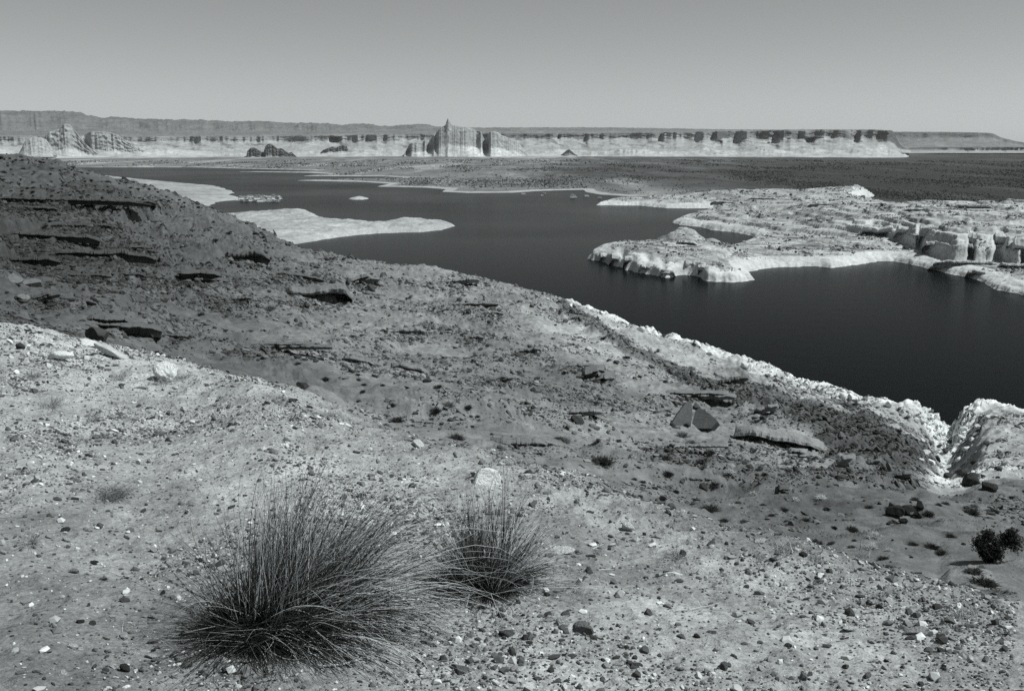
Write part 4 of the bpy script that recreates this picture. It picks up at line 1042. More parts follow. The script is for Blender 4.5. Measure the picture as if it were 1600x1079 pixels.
# the tent-shaped slab: two slabs leaning together
def tent():
    p, n, i, j = near.hit(1082, 668, 4.8); k = dist(p) / FPX
    az = math.atan2(p[0], p[1])
    root = empty('leaning_slab', (p[0], p[1], p[2]), -az)
    tag(root, 'tent-shaped pair of slabs leaning together on the slope', 'rock', 'boulders on the slope')
    w_, h_ = 66 * k, 42 * k
    def slab(pts, th_, seed):
        V = []; 
        for d_ in (0, 1):
            for (a, b_) in pts: V.append((a * w_, d_ * th_ * h_, b_ * h_))
        n = len(pts); F = [list(range(n)), list(range(2 * n - 1, n - 1, -1))]
        q = [[i, i + n, (i + 1) % n + n, (i + 1) % n] for i in range(n)]
        return make_mesh('slab', np.array(V), [np.array([F[0]]), np.array([F[1]]), np.array(q)], smooth=False)
    a = slab([(-.5, -.1), (.0, -.15), (.06, .5), (.03, 1.0), (-.08, .92), (-.3, .45)], .5, 1)
    o = link('slab', a, M_rock, root, rot=(R_(-18), 0, R_(8))); o.color = (.16, .16, .16, 1)
    b_ = slab([(.02, -.1), (.5, .0), (.62, .28), (.42, .52), (.16, .72), (.07, .6)], .5, 2)
    o = link('slab', b_, M_rock, root, loc=(0, .22 * h_, 0), rot=(R_(-30), 0, R_(-14))); o.color = (.12, .12, .12, 1)
tent()

# boulders: x, y base, width, tone, label
bl = [(1420, 806, 30, .02, 'black boulder at the left of the black boulder heap'), (1440, 803, 30, .02, 'black boulder in the middle of the black boulder heap'), (1457, 793, 18, .02, 'upright black boulder at the right of the heap'),
      (1420, 818, 16, .16, 'grey boulder at the front of the black boulder heap'), (1433, 817, 14, .02, 'dark boulder at the front right of the heap'), (1448, 806, 14, .15, 'grey block wedged in the black boulder heap'),
      (1409, 820, 9, .02, 'small black boulder left in front of the heap'), (1458, 810, 16, .02, 'flat dark boulder right of the heap'), (1412, 794, 14, .02, 'small black boulder at the back of the heap'), (1392, 788, 10, .05, 'lone dark rock up the slope from the heap'),
      (1534, 758, 36, .032, 'large dark boulder on the slope at the far right'), (1562, 764, 30, .032, 'dark low boulder right of the large dark boulder'), (1502, 746, 18, .05, 'black block at the foot of the white right bank'), (1519, 741, 22, .055, 'dark block on the white right bank'),
      (1545, 746, 16, .055, 'dark block behind the large dark boulder'), (1538, 725, 15, .045, 'black boulder high on the white right bank'), (1557, 746, 9, .06, 'small dark rock beside the low boulder'), (1580, 736, 16, .06, 'dark rock at the right edge above the low boulder'),
      (1579, 748, 10, .055, 'small dark rock at the right edge'), (1475, 736, 16, .20, 'brown-grey boulder standing on the white wash floor'), (1480, 700, 15, .045, 'black block in the crack of the white notch'), (1481, 718, 13, .04, 'lower black block in the crack of the white notch'),
      (1497, 692, 12, .05, 'dark block right of the notch bottom'), (1491, 708, 9, .06, 'small dark block inside the notch'), (1475, 668, 24, .6, 'white cap boulder on the left lip of the notch'), (1458, 738, 14, .12, 'grey rock left of the boulder on the wash floor'),
      (1575, 768, 12, .3, 'pale rock below the dark low boulder'), (1450, 662, 14, .62, 'white block on the left rim of the notch'), (1340, 626, 26, .64, 'white block standing up on the rim of the white shore band'), (1325, 622, 18, .62, 'smaller white block left of the one on the rim'),
      (1105, 666, 12, .05, 'black rock at the right foot of the tent-shaped slab'), (1056, 666, 14, .06, 'dark rock at the left foot of the tent-shaped slab'), (1078, 669, 10, .05, 'black rock in front of the tent-shaped slab'), (1157, 632, 22, .07, 'dark rock right above the tent-shaped slab'),
      (1115, 632, 18, .06, 'dark block leaning behind the tent-shaped slab'), (1092, 641, 12, .05, 'black block between the two leaning slabs'), (1163, 681, 13, .08, 'dark rock on the slope below the ragged ledge'), (1298, 708, 18, .12, 'bulging rock under the right end of the long ledge'),
      (578, 453, 20, .05, 'black crag rock right of the hollow rock'), (590, 447, 12, .05, 'small black rock beyond the black crag rock'), (548, 446, 14, .06, 'dark rock just right of the hollow rock'), (905, 660, 26, .06, 'black rock below the rocky knob'),
      (918, 576, 18, .06, 'black block on top of the rocky knob'), (940, 592, 16, .07, 'dark block on the right side of the rocky knob'), (905, 592, 14, .07, 'dark block on the left side of the rocky knob'), (30, 440, 26, .13, 'pale-edged slab among crags at the left edge of the hill'),
      (60, 448, 30, .14, 'grey tilted slab on the crag above the knoll'), (42, 472, 18, .2, 'pale flake of rock above the left knoll edge'), (140, 548, 26, .05, 'black rock at the foot of the dark rounded shelf'), (150, 535, 34, .06, 'dark block under the dark rounded shelf'), (472, 607, 24, .04, 'black low rock on the slope just beyond the crest')]
for x, y, wp, t, lab in bl:
    put_stone(x, y, wp, t, BOULDERS, lab, name='boulder', smin=4.7, sink=.22, cat='boulder', group='boulders on the slope')
white_spots = [(1452, 690, 12), (1462, 712, 14), (1466, 690, 11), (1470, 725, 12), (1455, 722, 9), (1488, 730, 10), (1503, 712, 12), (1508, 698, 14), (1514, 684, 13), (1520, 672, 14), (1512, 724, 11), (1524, 706, 12), (1532, 690, 12), (1540, 668, 14), (1550, 655, 16), (1566, 652, 14), (1530, 660, 12), (1440, 660, 12), (1415, 640, 13), (1395, 637, 11), (1372, 634, 12), (1300, 616, 14), (1275, 606, 13), (1240, 598, 14), (1205, 588, 12), (1165, 575, 13), (1140, 566, 14), (1110, 556, 12), (1050, 537, 13), (1000, 518, 14), (905, 488, 16), (890, 480, 14), (1425, 648, 13), (1350, 630, 11)]
white_spots = white_spots[:15] + white_spots[15::2]
for x, y, wp in white_spots:
    put_stone(x, y, wp, random.uniform(.5, .68), BOULDERS, f"{'large' if wp > 12 else 'small'} white block {where(x, y, [('the white-walled notch', 1490, 700), ('the white block on the rim', 1340, 622), ('the pale band tip', 880, 475), ('the ledge under the pale band', 1145, 595)])}", name='boulder', smin=5.2, sink=.3, cat='boulder', group='boulders on the slope')
cand = np.argwhere(vis & (near.S > 4.9) & (near.S < 9.4)); cand = cand[rng.permutation(len(cand))]
used = [(b[0], b[1]) for b in bl]; cnt = 0
for i, j in cand:
    if cnt >= 150: break
    x, y = near.px[i, j], near.py[i, j]
    if not (5 < x < 1595): continue
    wq = fbm(np.array([near.P[i, j, 0] / 13]), np.array([near.P[i, j, 1] / 13]), 79, 4)[0]
    if random.random() > .08 + 1.8 * max(wq, 0) + .5 * talus[i, j]: continue
    if min(math.hypot(x - a, y - b_) for a, b_ in used) < 9: continue
    used.append((x, y)); cnt += 1
    t = float(np.clip(tone[i, j] * random.choice([.45, .6, .8, 1.2]), .04, .6))
    put_stone(x, y, random.uniform(3, 6.8), t, BOULDERS, None, name='boulder', smin=4.7, marks=SLOPE_MARKS, sink=.3, cat='boulder', group='boulders on the slope', noun='rock')

pen_px, pen_py = project(penP)
def pen_hit(x, y):
    j = int(np.clip(np.searchsorted(gx_pen, x), 0, penP.shape[1] - 1)); ok = np.nonzero((pen_py[:, j] <= y) & (penP[:, j, 2] > .05))[0]
    return penP[ok[0], j] if len(ok) else on_level(x, y, .3)
for x, y, lp, hp, un, seed, lab in [(944, 413, 22, 15, .9, 701, 'overhanging pale block at the left tip of the headland'), (960, 420, 24, 18, 1.2, 702, 'pale block with a black cave at the water near the headland tip'), (978, 416, 16, 14, .7, 703, 'pale notched block above the water right of the black cave'), (1010, 428, 34, 12, .8, 704, 'undercut pale ledge midway along the headland shore'),
                            (1040, 435, 26, 12, .6, 705, 'low undercut block right of the midway ledge'), (1074, 437, 26, 18, 1.3, 706, 'pale block with a tall black cave where the headland meets the bay'), (1091, 439, 16, 16, 1.0, 707, 'narrow block with a black slit beside the tall cave'),
                            (1065, 382, 34, 7, .7, 708, 'dark-edged brow on top of the headland knob'), (1357, 371, 56, 20, 1.3, 709, 'broad pale brow over the biggest black cave of the cliff'), (1400, 374, 34, 14, .6, 710, 'broken pale block right of the biggest cave'), (1430, 385, 22, 26, .6, 711, 'tall pale buttress with a dark slit in the cliff'),
                            (1447, 392, 36, 11, 1.0, 712, 'low block with a long dark hollow at the cliff foot'), (1503, 392, 18, 30, .5, 713, 'tall pale buttress in the middle of the right cliff'), (1497, 396, 16, 10, 1.1, 714, 'small round block with a dark hollow at the cliff foot'), (1548, 396, 24, 30, .7, 715, 'tall pale buttress with a black corner near the right edge'), (1548, 398, 32, 10, 1.2, 716, 'block over a black hollow near the right edge of the cliff'),
                            (1578, 402, 26, 28, .5, 717, 'last pale buttress of the cliff at the right edge'), (1500, 414, 90, 6, .7, 718, 'long dark-edged bed on the bench under the right cliff'), (1570, 419, 40, 7, .7, 719, 'short dark-edged bed at the right edge of the bench'), (1460, 427, 40, 6, .7, 720, 'undercut white ledge at the water below the right cliff'), (1515, 437, 34, 9, .9, 721, 'dark undercut block at the water near the right edge'),
                            (1500, 326, 60, 6, .6, 722, 'dark-edged bed on the cliff plateau'), (1420, 330, 50, 5, .6, 723, 'thin bed on the plateau left of the dark-edged one'), (1180, 312, 50, 4, .6, 724, 'thin dark-edged bed far back on the peninsula'), (1270, 322, 40, 4, .6, 725, 'small dark-edged bed in the middle of the peninsula'), (1120, 318, 40, 4, .6, 726, 'thin dark bed at the left back of the peninsula')]:
    p = pen_hit(x, y); k = dist(p) / FPX
    V, F = ledge_verts(lp * k, hp * k, hp * k * (1.5 if hp < 20 else .9), seed, 1, un, .9, .3)
    quads = [f for f in F if f.shape[1] == 4]; tris = [f for f in F if f.shape[1] == 3]
    me = make_mesh('rock_ledge', V, quads + tris, smooth=False); me.materials.append(M_rock)
    o = link('rock_ledge', me, loc=(p[0], p[1], max(p[2] - .15 * hp * k, -.3)), rot=(0, 0, -math.atan2(p[0], p[1]) + random.uniform(-.15, .15)))
    t = random.uniform(.34, .44); o.color = (t, t, t, 1); tag(o, lab, 'rock ledge', 'pale rock ledges of the peninsula')

# ------------------------------------------------------------------ plants
def blades_mesh(name, base, d0, L, droop, width, tone, K=7, wob=.0, seed=0):
    """curved tapering three-sided blades. base, d0: (n,3); L, droop, width, tone: (n,)"""
    g = np.random.default_rng(seed); n = len(L)
    t = np.linspace(0, 1, K + 1)
    P = base[:, None] + d0[:, None] * (L[:, None] * t)[..., None]
    P[..., 2] -= (droop * L)[:, None] * t ** 2.2
    if wob is not None and np.max(wob) > 0:
        wv = g.normal(size=(n, 3)); P += wv[:, None] * (wob * L)[:, None, None] * (np.sin(t * 3.1) * t)[None, :, None]
    W = width[:, None] * (1 - .85 * t)[None]
    a = np.cross(d0, np.array([0, 0, 1.0]) + .01); a /= np.linalg.norm(a, axis=1, keepdims=True) + 1e-9
    b_ = np.cross(d0, a)
    V = np.empty((n, K + 1, 3, 3))
    for q in range(3):
        an = q * 2.0944
        V[:, :, q] = P + (a * math.cos(an) + b_ * math.sin(an))[:, None] * W[..., None]
    idx = np.arange(n * (K + 1) * 3).reshape(n, K + 1, 3)
    F = []
    for q in range(3):
        q2 = (q + 1) % 3
        F.append(np.stack([idx[:, :-1, q], idx[:, :-1, q2], idx[:, 1:, q2], idx[:, 1:, q]], -1).reshape(-1, 4))
    return make_mesh(name, V.reshape(-1, 3), F, {'tone': np.repeat(tone, (K + 1) * 3)})

def sph(az, el): return np.stack([np.cos(az) * np.cos(el), np.sin(az) * np.cos(el), np.sin(el)], -1)

def grass_tuft(x, y, label, seed, n, azel, Lfun, cw, stalks, base_r):
    g = np.random.default_rng(seed)
    p, nn, i, j = near.hit(x, y)
    root = empty('grass_tuft', (p[0], p[1], p[2] - .005))
    tag(root, label, 'grass tuft', 'grass tufts on the knoll')
    az, el = azel(g, n)
    br = base_r * np.sqrt(g.uniform(0, 1, n)); ba = g.uniform(0, 6.28, n)
    base = np.stack([br * np.cos(ba) * cw, br * np.sin(ba), np.zeros(n) + .0], -1)
    base[:, :2] += .5 * base_r * np.stack([np.cos(az), np.sin(az)], -1) * g.uniform(0, 1, n)[:, None] * np.array([cw, 1])
    ncl = max(30, n // 45); pick = g.integers(0, ncl, n); loose = g.uniform(0, 1, n) < .25      # blades stand in strands
    caz, cel = az[:ncl].copy(), el[:ncl].copy(); cb = base[:ncl].copy()
    az = np.where(loose, az, caz[pick] + g.normal(0, .13, n)); el = np.where(loose, el, np.clip(cel[pick] + g.normal(0, .10, n), .05, 1.54))
    base = np.where(loose[:, None], base, cb[pick] + g.normal(0, .012, (n, 3)) * np.array([1, 1, 0]))
    L, dr = Lfun(g, az, el, n)
    csc = g.uniform(.65, 1.12, ncl); L = L * np.where(loose, 1, csc[pick])
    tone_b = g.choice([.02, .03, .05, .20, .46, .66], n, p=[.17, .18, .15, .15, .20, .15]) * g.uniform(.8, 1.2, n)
    tone_b *= np.where(np.cos(az) > .0, 1.45, .75)  # sunlit side painted into the tone: right-hand blades lighter, left darker
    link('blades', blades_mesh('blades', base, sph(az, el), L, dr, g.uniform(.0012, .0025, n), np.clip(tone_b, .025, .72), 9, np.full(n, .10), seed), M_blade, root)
    m_ = n // 2                                   # short near-black blades, shade painted into the tuft's heart
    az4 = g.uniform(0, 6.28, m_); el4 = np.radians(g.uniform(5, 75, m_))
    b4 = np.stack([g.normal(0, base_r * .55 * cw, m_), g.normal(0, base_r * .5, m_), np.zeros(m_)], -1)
    link('inner_shade_blades', blades_mesh('inner_shade_blades', b4, sph(az4, el4), g.uniform(.14, .34, m_), g.uniform(.1, .5, m_), g.uniform(.0014, .0026, m_), g.choice([.015, .02, .03, .16], m_, p=[.35, .3, .25, .1]), 5, np.full(m_, .08), seed + 4), M_blade, root)
    m_ = n // 3                                   # near-black low blades standing in for shade under the drooping side
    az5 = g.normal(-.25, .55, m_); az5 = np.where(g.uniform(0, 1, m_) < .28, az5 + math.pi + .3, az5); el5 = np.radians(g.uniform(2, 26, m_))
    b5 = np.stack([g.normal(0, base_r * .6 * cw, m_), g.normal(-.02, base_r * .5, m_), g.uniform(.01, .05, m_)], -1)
    link('low_shade_blades', blades_mesh('low_shade_blades', b5, sph(az5, el5), g.uniform(.3, 1, m_) * np.where(np.cos(az5) > 0, 1.0, .72) * np.mean(L) * .95, g.uniform(.05, .3, m_), g.uniform(.0010, .0022, m_), g.choice([.012, .018, .03, .22], m_, p=[.4, .3, .2, .1]), 6, np.full(m_, .08), seed + 6), M_blade, root)
    m_ = stalks
    az2 = g.uniform(0, 6.28, m_); el2 = np.radians(g.uniform(18, 85, m_))
    L2 = g.uniform(.55, .95, m_) * np.mean(L) * 1.9
    link('stalks', blades_mesh('stalks', base[:m_], sph(az2, el2), L2, g.uniform(.1, .4, m_), g.uniform(.0009, .0016, m_), g.choice([.04, .05, .07], m_), 10, np.full(m_, .06), seed + 1), M_blade, root)
    m_ = 120
    az3 = g.uniform(0, 6.28, m_); el3 = np.radians(g.uniform(0, 18, m_)); b3 = np.stack([g.normal(0, base_r * cw, m_), g.normal(-.06, base_r * .5, m_), g.uniform(.003, .02, m_)], -1)
    link('dead_litter', blades_mesh('dead_litter', b3, sph(az3, el3), g.uniform(.04, .13, m_), g.uniform(.1, .3, m_), g.uniform(.001, .002, m_), g.uniform(.3, .6, m_), 5, np.full(m_, .1), seed + 2), M_blade, root)
    return root

def azel_big(g, n):
    az = np.concatenate([g.normal(math.radians(12), math.radians(42), int(n * .62)), g.uniform(0, 2 * math.pi, n - int(n * .62))])
    el = np.radians(np.clip(g.normal(43, 25, n), 3, 86))
    return az, el
def L_big(g, az, el, n):
    right = np.clip(np.cos(az - .1), 0, 1) * np.cos(el) ** .7
    L = (.48 + .58 * right + .08 * np.sin(el)) * g.uniform(.4, 1.08, n)
    return L, (.12 + .75 * right * g.uniform(.4, 1.3, n)) * np.cos(el) ** .5 * .8
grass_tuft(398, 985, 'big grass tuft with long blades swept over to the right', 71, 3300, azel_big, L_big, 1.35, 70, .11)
def azel_small(g, n):
    return g.uniform(0, 6.28, n), np.radians(np.clip(g.normal(48, 24, n), 4, 88))
def L_small(g, az, el, n):
    L = (.33 + .06 * np.cos(az) + .18 * np.sin(el)) * g.uniform(.55, 1.1, n)
    return L, g.uniform(.08, .4, n) * np.cos(el) ** .5
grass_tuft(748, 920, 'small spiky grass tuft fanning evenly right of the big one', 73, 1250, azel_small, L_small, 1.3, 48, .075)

# low dry tangle and wisps of dead grass
def wisp(x, y, wpx, hpx, n, tone, label, seed, name='grass_wisp', cat='dry grass', el=(5, 70), smin=0.0, width=.0012):
    g = np.random.default_rng(seed); p, nn, i, j = near.hit(x, y, smin); k = dist(p) / FPX
    az = g.uniform(0, 6.28, n); e = np.radians(g.uniform(el[0], el[1], n))
    b_ = np.stack([g.normal(0, .15 * wpx * k, n), g.normal(0, .2 * wpx * k, n), np.full(n, -.003)], -1)
    L = g.uniform(.35, 1, n) * hpx * k * 1.1
    me = blades_mesh(name, b_, sph(az, e), L, g.uniform(.1, .6, n), g.uniform(.6, 1.3, n) * width * (dist(p) / 4.5) ** .6, np.clip(tone * g.uniform(.4, 1.3, n), .03, .7), 6, np.full(n, .14), seed)
    o = link(name, me, M_blade, loc=tuple(p))
    return tag(o, label, cat, 'wisps of dry grass on the knoll', 'thing')
wisp(148, 776, 90, 40, 420, .22, 'low dry tangle of dead grass left of the big grass tuft', 81, el=(3, 45))
k_ = 82
for x, y, w_, h_, lab in [(245, 600, 60, 26, 'pale wispy grass at the foot of the white boulder'), (185, 590, 40, 22, 'pale wispy grass left of the white boulder'), (70, 635, 50, 34, 'thin dry grass near the left edge of the knoll'), (45, 590, 30, 24, 'dry grass beside the left edge above the thin grass'),
                       (280, 592, 34, 20, 'dry sprigs on the crest right of the white boulder'), (1240, 862, 60, 26, 'pale dead twigs on the right crest'), (1290, 872, 50, 24, 'fine dry grass right of the pale dead twigs'), (1370, 870, 44, 26, 'dry grass below the pale tufts at right'),
                       (1070, 870, 40, 30, 'dry grass left above the long pale stone'), (910, 930, 60, 14, 'flattened dry grass right of the small grass tuft'), (770, 930, 60, 12, 'curled straw in front of the small grass tuft'), (1555, 960, 60, 18, 'pale dry grass at the right edge'), (130, 655, 60, 18, 'thin dry grass on the left of the knoll'), (190, 655, 60, 18, 'sparse dry grass right of the thin grass'), (15, 850, 20, 40, 'dry stalks at the left edge of the soil')]:
    wisp(x, y, w_, h_, 130, .45, lab, k_); k_ += 1

def twig(x, y, pts, label, tone, rad, branches=3, seed=0, smin=0.0):
    """pts in photo pixels relative to the base, drawn as an upright or lying branching stick"""
    g = random.Random(seed); p, nn, i, j = near.hit(x, y, smin); k = dist(p) / FPX
    V, F = [], []
    def tube(path, r0):
        off = len(V); m_ = len(path)
        for a_, q in enumerate(path):
            rr2 = r0 * (1 - .7 * a_ / max(m_ - 1, 1))
            for s_ in range(5):
                an = s_ * 1.2566; V.append((q[0] + rr2 * math.cos(an), q[1] + rr2 * math.sin(an) * .7, q[2] + rr2 * math.sin(an) * .7))
        for a_ in range(m_ - 1):
            for s_ in range(5): F.append((off + a_ * 5 + s_, off + a_ * 5 + (s_ + 1) % 5, off + a_ * 5 + 5 + (s_ + 1) % 5, off + a_ * 5 + 5 + s_))
    path = [Vector((a_ * k, b_ * k, c_ * k)) for a_, b_, c_ in pts]
    fine_ = []
    for a_, b_ in zip(path[:-1], path[1:]):
        for q in range(4): fine_.append(a_.lerp(b_, q / 4) + Vector((g.uniform(-1, 1), g.uniform(-1, 1), g.uniform(-.5, 1))) * k * .8)
    fine_.append(path[-1]); tube(fine_, rad * k)
    for _ in range(branches):
        s_ = fine_[g.randrange(len(fine_) // 4, len(fine_))]; dv = (path[-1] - path[0]).length
        e_ = s_ + Vector((g.uniform(-.3, .3), g.uniform(-.15, .15), g.uniform(.05, .3))) * dv
        tube([s_, s_.lerp(e_, .5) + Vector((g.uniform(-1, 1), 0, g.uniform(-1, 1))) * k, e_], rad * k * .6)
    me = make_mesh('twig', np.array(V), [np.array(F)]); me.materials.append(M_twig)
    o = link('twig', me, loc=(p[0], p[1], p[2] + rad * k * .6)); o.color = (tone,) * 3 + (1,)
    return tag(o, label, 'twig', 'dry twigs on the knoll')
twig(500, 1040, [(-40, 0, 0), (-15, -8, 2), (15, -4, 2), (40, 10, 3), (62, 14, 2)], 'pale crooked root lying under the big grass tuft', .5, 2.2, 2, 1)
twig(1100, 953, [(-32, -6, 1), (0, 0, 2), (40, 18, 2)], 'long pale stick on the gravel below the long pale stone', .55, 1.1, 2, 2)
twig(947, 892, [(-18, 0, 1), (18, 2, 2)], 'short straight white stick right of the small grass tuft', .6, 1.2, 0, 3)
twig(940, 856, [(-8, -4, 0), (10, 8, 3)], 'short pale stick above the straight white one', .5, 1.0, 1, 4)
twig(668, 985, [(-30, 10, 0), (-8, -5, 1), (12, -2, 1), (32, 20, 2)], 'curved pale stalk between the two grass tufts', .5, 1.2, 1, 5)
twig(766, 735, [(0, 0, 0), (2, 0, 20), (5, 0, 44)], 'thin upright pale twig behind the square slab', .45, 1.0, 3, 6)
twig(1258, 862, [(0, 0, 0), (-6, 0, 14), (-12, 0, 28)], 'forked pale twig standing on the right crest', .5, 1.0, 4, 7)
twig(1302, 866, [(0, 0, 0), (5, 0, 12), (10, 0, 26)], 'slanting pale twig right of the forked one', .45, 1.0, 3, 8)
twig(1366, 862, [(0, 0, 0), (1, 0, 14), (9, 0, 30)], 'bent pale twig near the pale tufts at right', .45, 1.0, 3, 9)
twig(1067, 872, [(0, 0, 0), (1, 0, 22), (0, 0, 48)], 'tall thin pale twig left of the rubble on the right crest', .45, .9, 3, 10)
twig(1120, 1010, [(0, 0, 0), (3, 0, 8), (5, 0, 16)], 'tiny upright pale twig among the lower stones', .5, .9, 1, 11)

# shrubs of the slope
def shrub_mesh(name, seed, n, el, w_, curl, lean=.0):
    g = np.random.default_rng(seed)
    az = g.uniform(0, 6.28, n); e = np.radians(np.clip(g.normal(el[0], el[1], n), 2, 88))
    lump = 1 + .35 * np.sin(az * 2 + seed) * g.uniform(0, 1) + .25 * np.sin(az * 5 + seed * 2)
    b_ = np.stack([g.normal(0, .10, n), g.normal(0, .10, n), np.zeros(n) - .02], -1)
    L = g.uniform(.35, .56, n) * lump * (.75 + .25 * np.cos(e))
    me = blades_mesh(name, b_, sph(az, e), L, g.uniform(0, curl, n), g.uniform(.6, 1.2, n) * w_, np.ones(n), 3, np.full(n, .08), seed)
    me.materials.append(M_shrub); return me
DARKS = [shrub_mesh('shrub', 300 + i, 480, (40, 26), .030, .25) for i in range(4)]
PALES = [shrub_mesh('shrub', 320 + i, 460, (48, 26), .018, .5) for i in range(4)]
def put_shrub(x, y, wpx, kind, label=None):
    p, nn, i, j = near.hit(x, y, 4.7)
    s = wpx * dist(p) / FPX
    o = link('shrub', random.choice(DARKS if kind == 'd' else PALES), loc=(p[0], p[1], p[2] - .01 * s), rot=(0, 0, random.uniform(0, 6.28)), scale=(s * 1.05, s * 1.05, s * random.uniform(.7, 1.0)))
    t = {'d': random.uniform(.035, .06), 'g': random.uniform(.12, .17), 'p': random.uniform(.42, .58)}[kind]
    o.color = (t, t, t, 1)
    if label is None:
        size = 'tiny' if wpx < 8 else 'small' if wpx < 13 else 'medium' if wpx < 19 else 'large'
        label = f"{size} {dict(d='dark bushy', g='grey', p='pale grassy')[kind]} shrub {where(x, y, SLOPE_MARKS)}"
    return tag(o, label, 'shrub', 'shrubs dotted over the slope')
shr = [(566, 602, 9, 'd'), (595, 605, 10, 'd'), (565, 613, 10, 'd'), (557, 629, 9, 'd'), (683, 608, 13, 'd'), (679, 650, 18, 'd'), (694, 652, 15, 'p'), (700, 636, 22, 'g'), (617, 660, 20, 'd'), (610, 629, 10, 'd'), (610, 635, 13, 'd'), (559, 662, 14, 'd'),
 (613, 674, 14, 'd'), (710, 687, 28, 'd'), (730, 644, 14, 'd'), (733, 652, 11, 'g'), (745, 652, 9, 'd'), (872, 644, 18, 'p'), (873, 687, 14, 'd'), (716, 626, 12, 'p'), (662, 631, 8, 'p'), (842, 712, 13, 'd'), (557, 589, 9, 'd'), (547, 582, 9, 'd'), (556, 597, 9, 'd'),
 (968, 653, 11, 'p'), (882, 690, 28, 'g'), (913, 684, 12, 'p'), (933, 690, 16, 'p'), (1012, 703, 18, 'g'), (1071, 683, 22, 'g'), (1086, 694, 18, 'g'), (1116, 709, 16, 'd'), (943, 726, 40, 'd'), (949, 732, 13, 'g'), (992, 718, 13, 'p'), (1002, 732, 9, 'd'), (1021, 732, 13, 'p'),
 (1047, 720, 14, 'd'), (1104, 726, 17, 'd'), (1050, 749, 17, 'd'), (995, 751, 11, 'd'), (1009, 756, 11, 'd'), (1051, 763, 17, 'g'), (1063, 770, 11, 'd'), (1042, 781, 16, 'd'), (1147, 742, 20, 'p'), (1204, 745, 9, 'd'), (1227, 749, 15, 'p'), (1124, 759, 16, 'd'), (1126, 766, 14, 'g'),
 (1188, 774, 14, 'p'), (1153, 792, 19, 'p'), (1119, 800, 30, 'd'), (1255, 783, 14, 'p'), (1237, 726, 16, 'g'), (1267, 742, 15, 'p'), (1297, 779, 18, 'p'), (1143, 816, 16, 'd'), (1173, 806, 11, 'p'), (1175, 818, 15, 'g'), (1276, 817, 12, 'd'), (1292, 818, 15, 'g'), (1295, 850, 20, 'd'),
 (1322, 829, 10, 'd'), (1352, 831, 18, 'd'), (1354, 856, 12, 'd'), (1319, 851, 12, 'd'), (1391, 843, 26, 'p'), (1386, 858, 25, 'p'), (1377, 794, 14, 'd'), (1450, 782, 14, 'd'), (1473, 806, 17, 'd'), (1495, 812, 16, 'p'), (1499, 788, 12, 'd'), (1489, 790, 11, 'd'), (1546, 793, 15, 'g'),
 (1543, 803, 24, 'd'), (1579, 802, 14, 'd'), (1452, 853, 14, 'd'), (1484, 858, 21, 'd'), (1501, 865, 18, 'd'), (1513, 841, 16, 'd'), (1406, 874, 15, 'd'), (1414, 862, 13, 'p'), (1577, 916, 36, 'd'), (1555, 895, 24, 'd'), (425, 485, 20, 'g'), (449, 505, 8, 'd'), (317, 493, 10, 'd'), (354, 522, 8, 'd'),
 (291, 529, 9, 'd'), (463, 570, 10, 'd'), (519, 565, 10, 'd'), (550, 526, 9, 'd'), (392, 518, 11, 'g'), (304, 475, 16, 'g'), (546, 582, 10, 'd'), (506, 595, 14, 'd'), (1332, 806, 12, 'p'), (1308, 800, 10, 'd'), (1240, 800, 12, 'd'), (1205, 790, 10, 'd'), (978, 560, 12, 'd'), (942, 532, 11, 'd'), (1040, 598, 9, 'd'), (1000, 590, 8, 'd')]
for a_ in shr: put_shrub(*a_)
cand = np.argwhere(vis & (near.S > 4.9) & (near.S < 9.0)); cand = cand[rng.permutation(len(cand))]
used = [(b[0], b[1]) for b in shr]; cnt = 0; nonh = 0
for i, j in cand:
    if cnt >= 190: break
    x, y = near.px[i, j], near.py[i, j]
    if not (8 < x < 1592): continue
    hillside = x < 430 and y < 330
    if not hillside and (nonh := nonh + 1) > 70: continue
    if min(math.hypot(x - a, (y - b_) * 1.5) for a, b_ in used) < 9: continue
    used.append((x, y)); cnt += 1
    if hillside: put_shrub(x, y, random.uniform(3.5, 6.5), 'd')
    else: put_shrub(x, y, random.uniform(5, 10), random.choice('dddgp'))

# the black bush at the right edge
def big_bush():
    p, nn, i, j = near.hit(1582, 878, 4.7); s = .78 * dist(p) / FPX
    root = empty('bush', tuple(p)); tag(root, 'black dense bush at the right edge of the slope', 'bush')
    g = np.random.default_rng(5)
    st = 14; az = g.uniform(0, 6.28, st)
    link('stem', blades_mesh('stem', np.zeros((st, 3)), sph(az, np.radians(g.uniform(30, 80, st))), g.uniform(25, 48, st) * s, g.uniform(0, .2, st), np.full(st, 1.3 * s), np.full(st, .08), 6, np.full(st, .1), 1), M_blade, root)
    n = 4200; cl_ = np.array([(-22, 0, 34, 13), (2, -4, 30, 15), (22, 0, 40, 15), (-6, 6, 46, 12), (-14, -5, 20, 11), (6, -6, 14, 11), (38, 2, 34, 14), (30, -3, 52, 10), (-4, 0, 8, 10)], float)
    k = g.integers(0, len(cl_), n); c_ = cl_[k, :3] + g.normal(0, .45, (n, 3)) * cl_[k, 3:4]
    c_[:, 2] = np.abs(c_[:, 2]); az = g.uniform(0, 6.28, n)
    link('foliage', blades_mesh('foliage', c_ * s, sph(az, g.uniform(-.3, 1.3, n)), g.uniform(3, 7, n) * s, g.uniform(0, .4, n), g.uniform(.7, 1.4, n) * s, g.uniform(.012, .03, n), 2, np.full(n, .05), 3), M_blade, root)
big_bush()

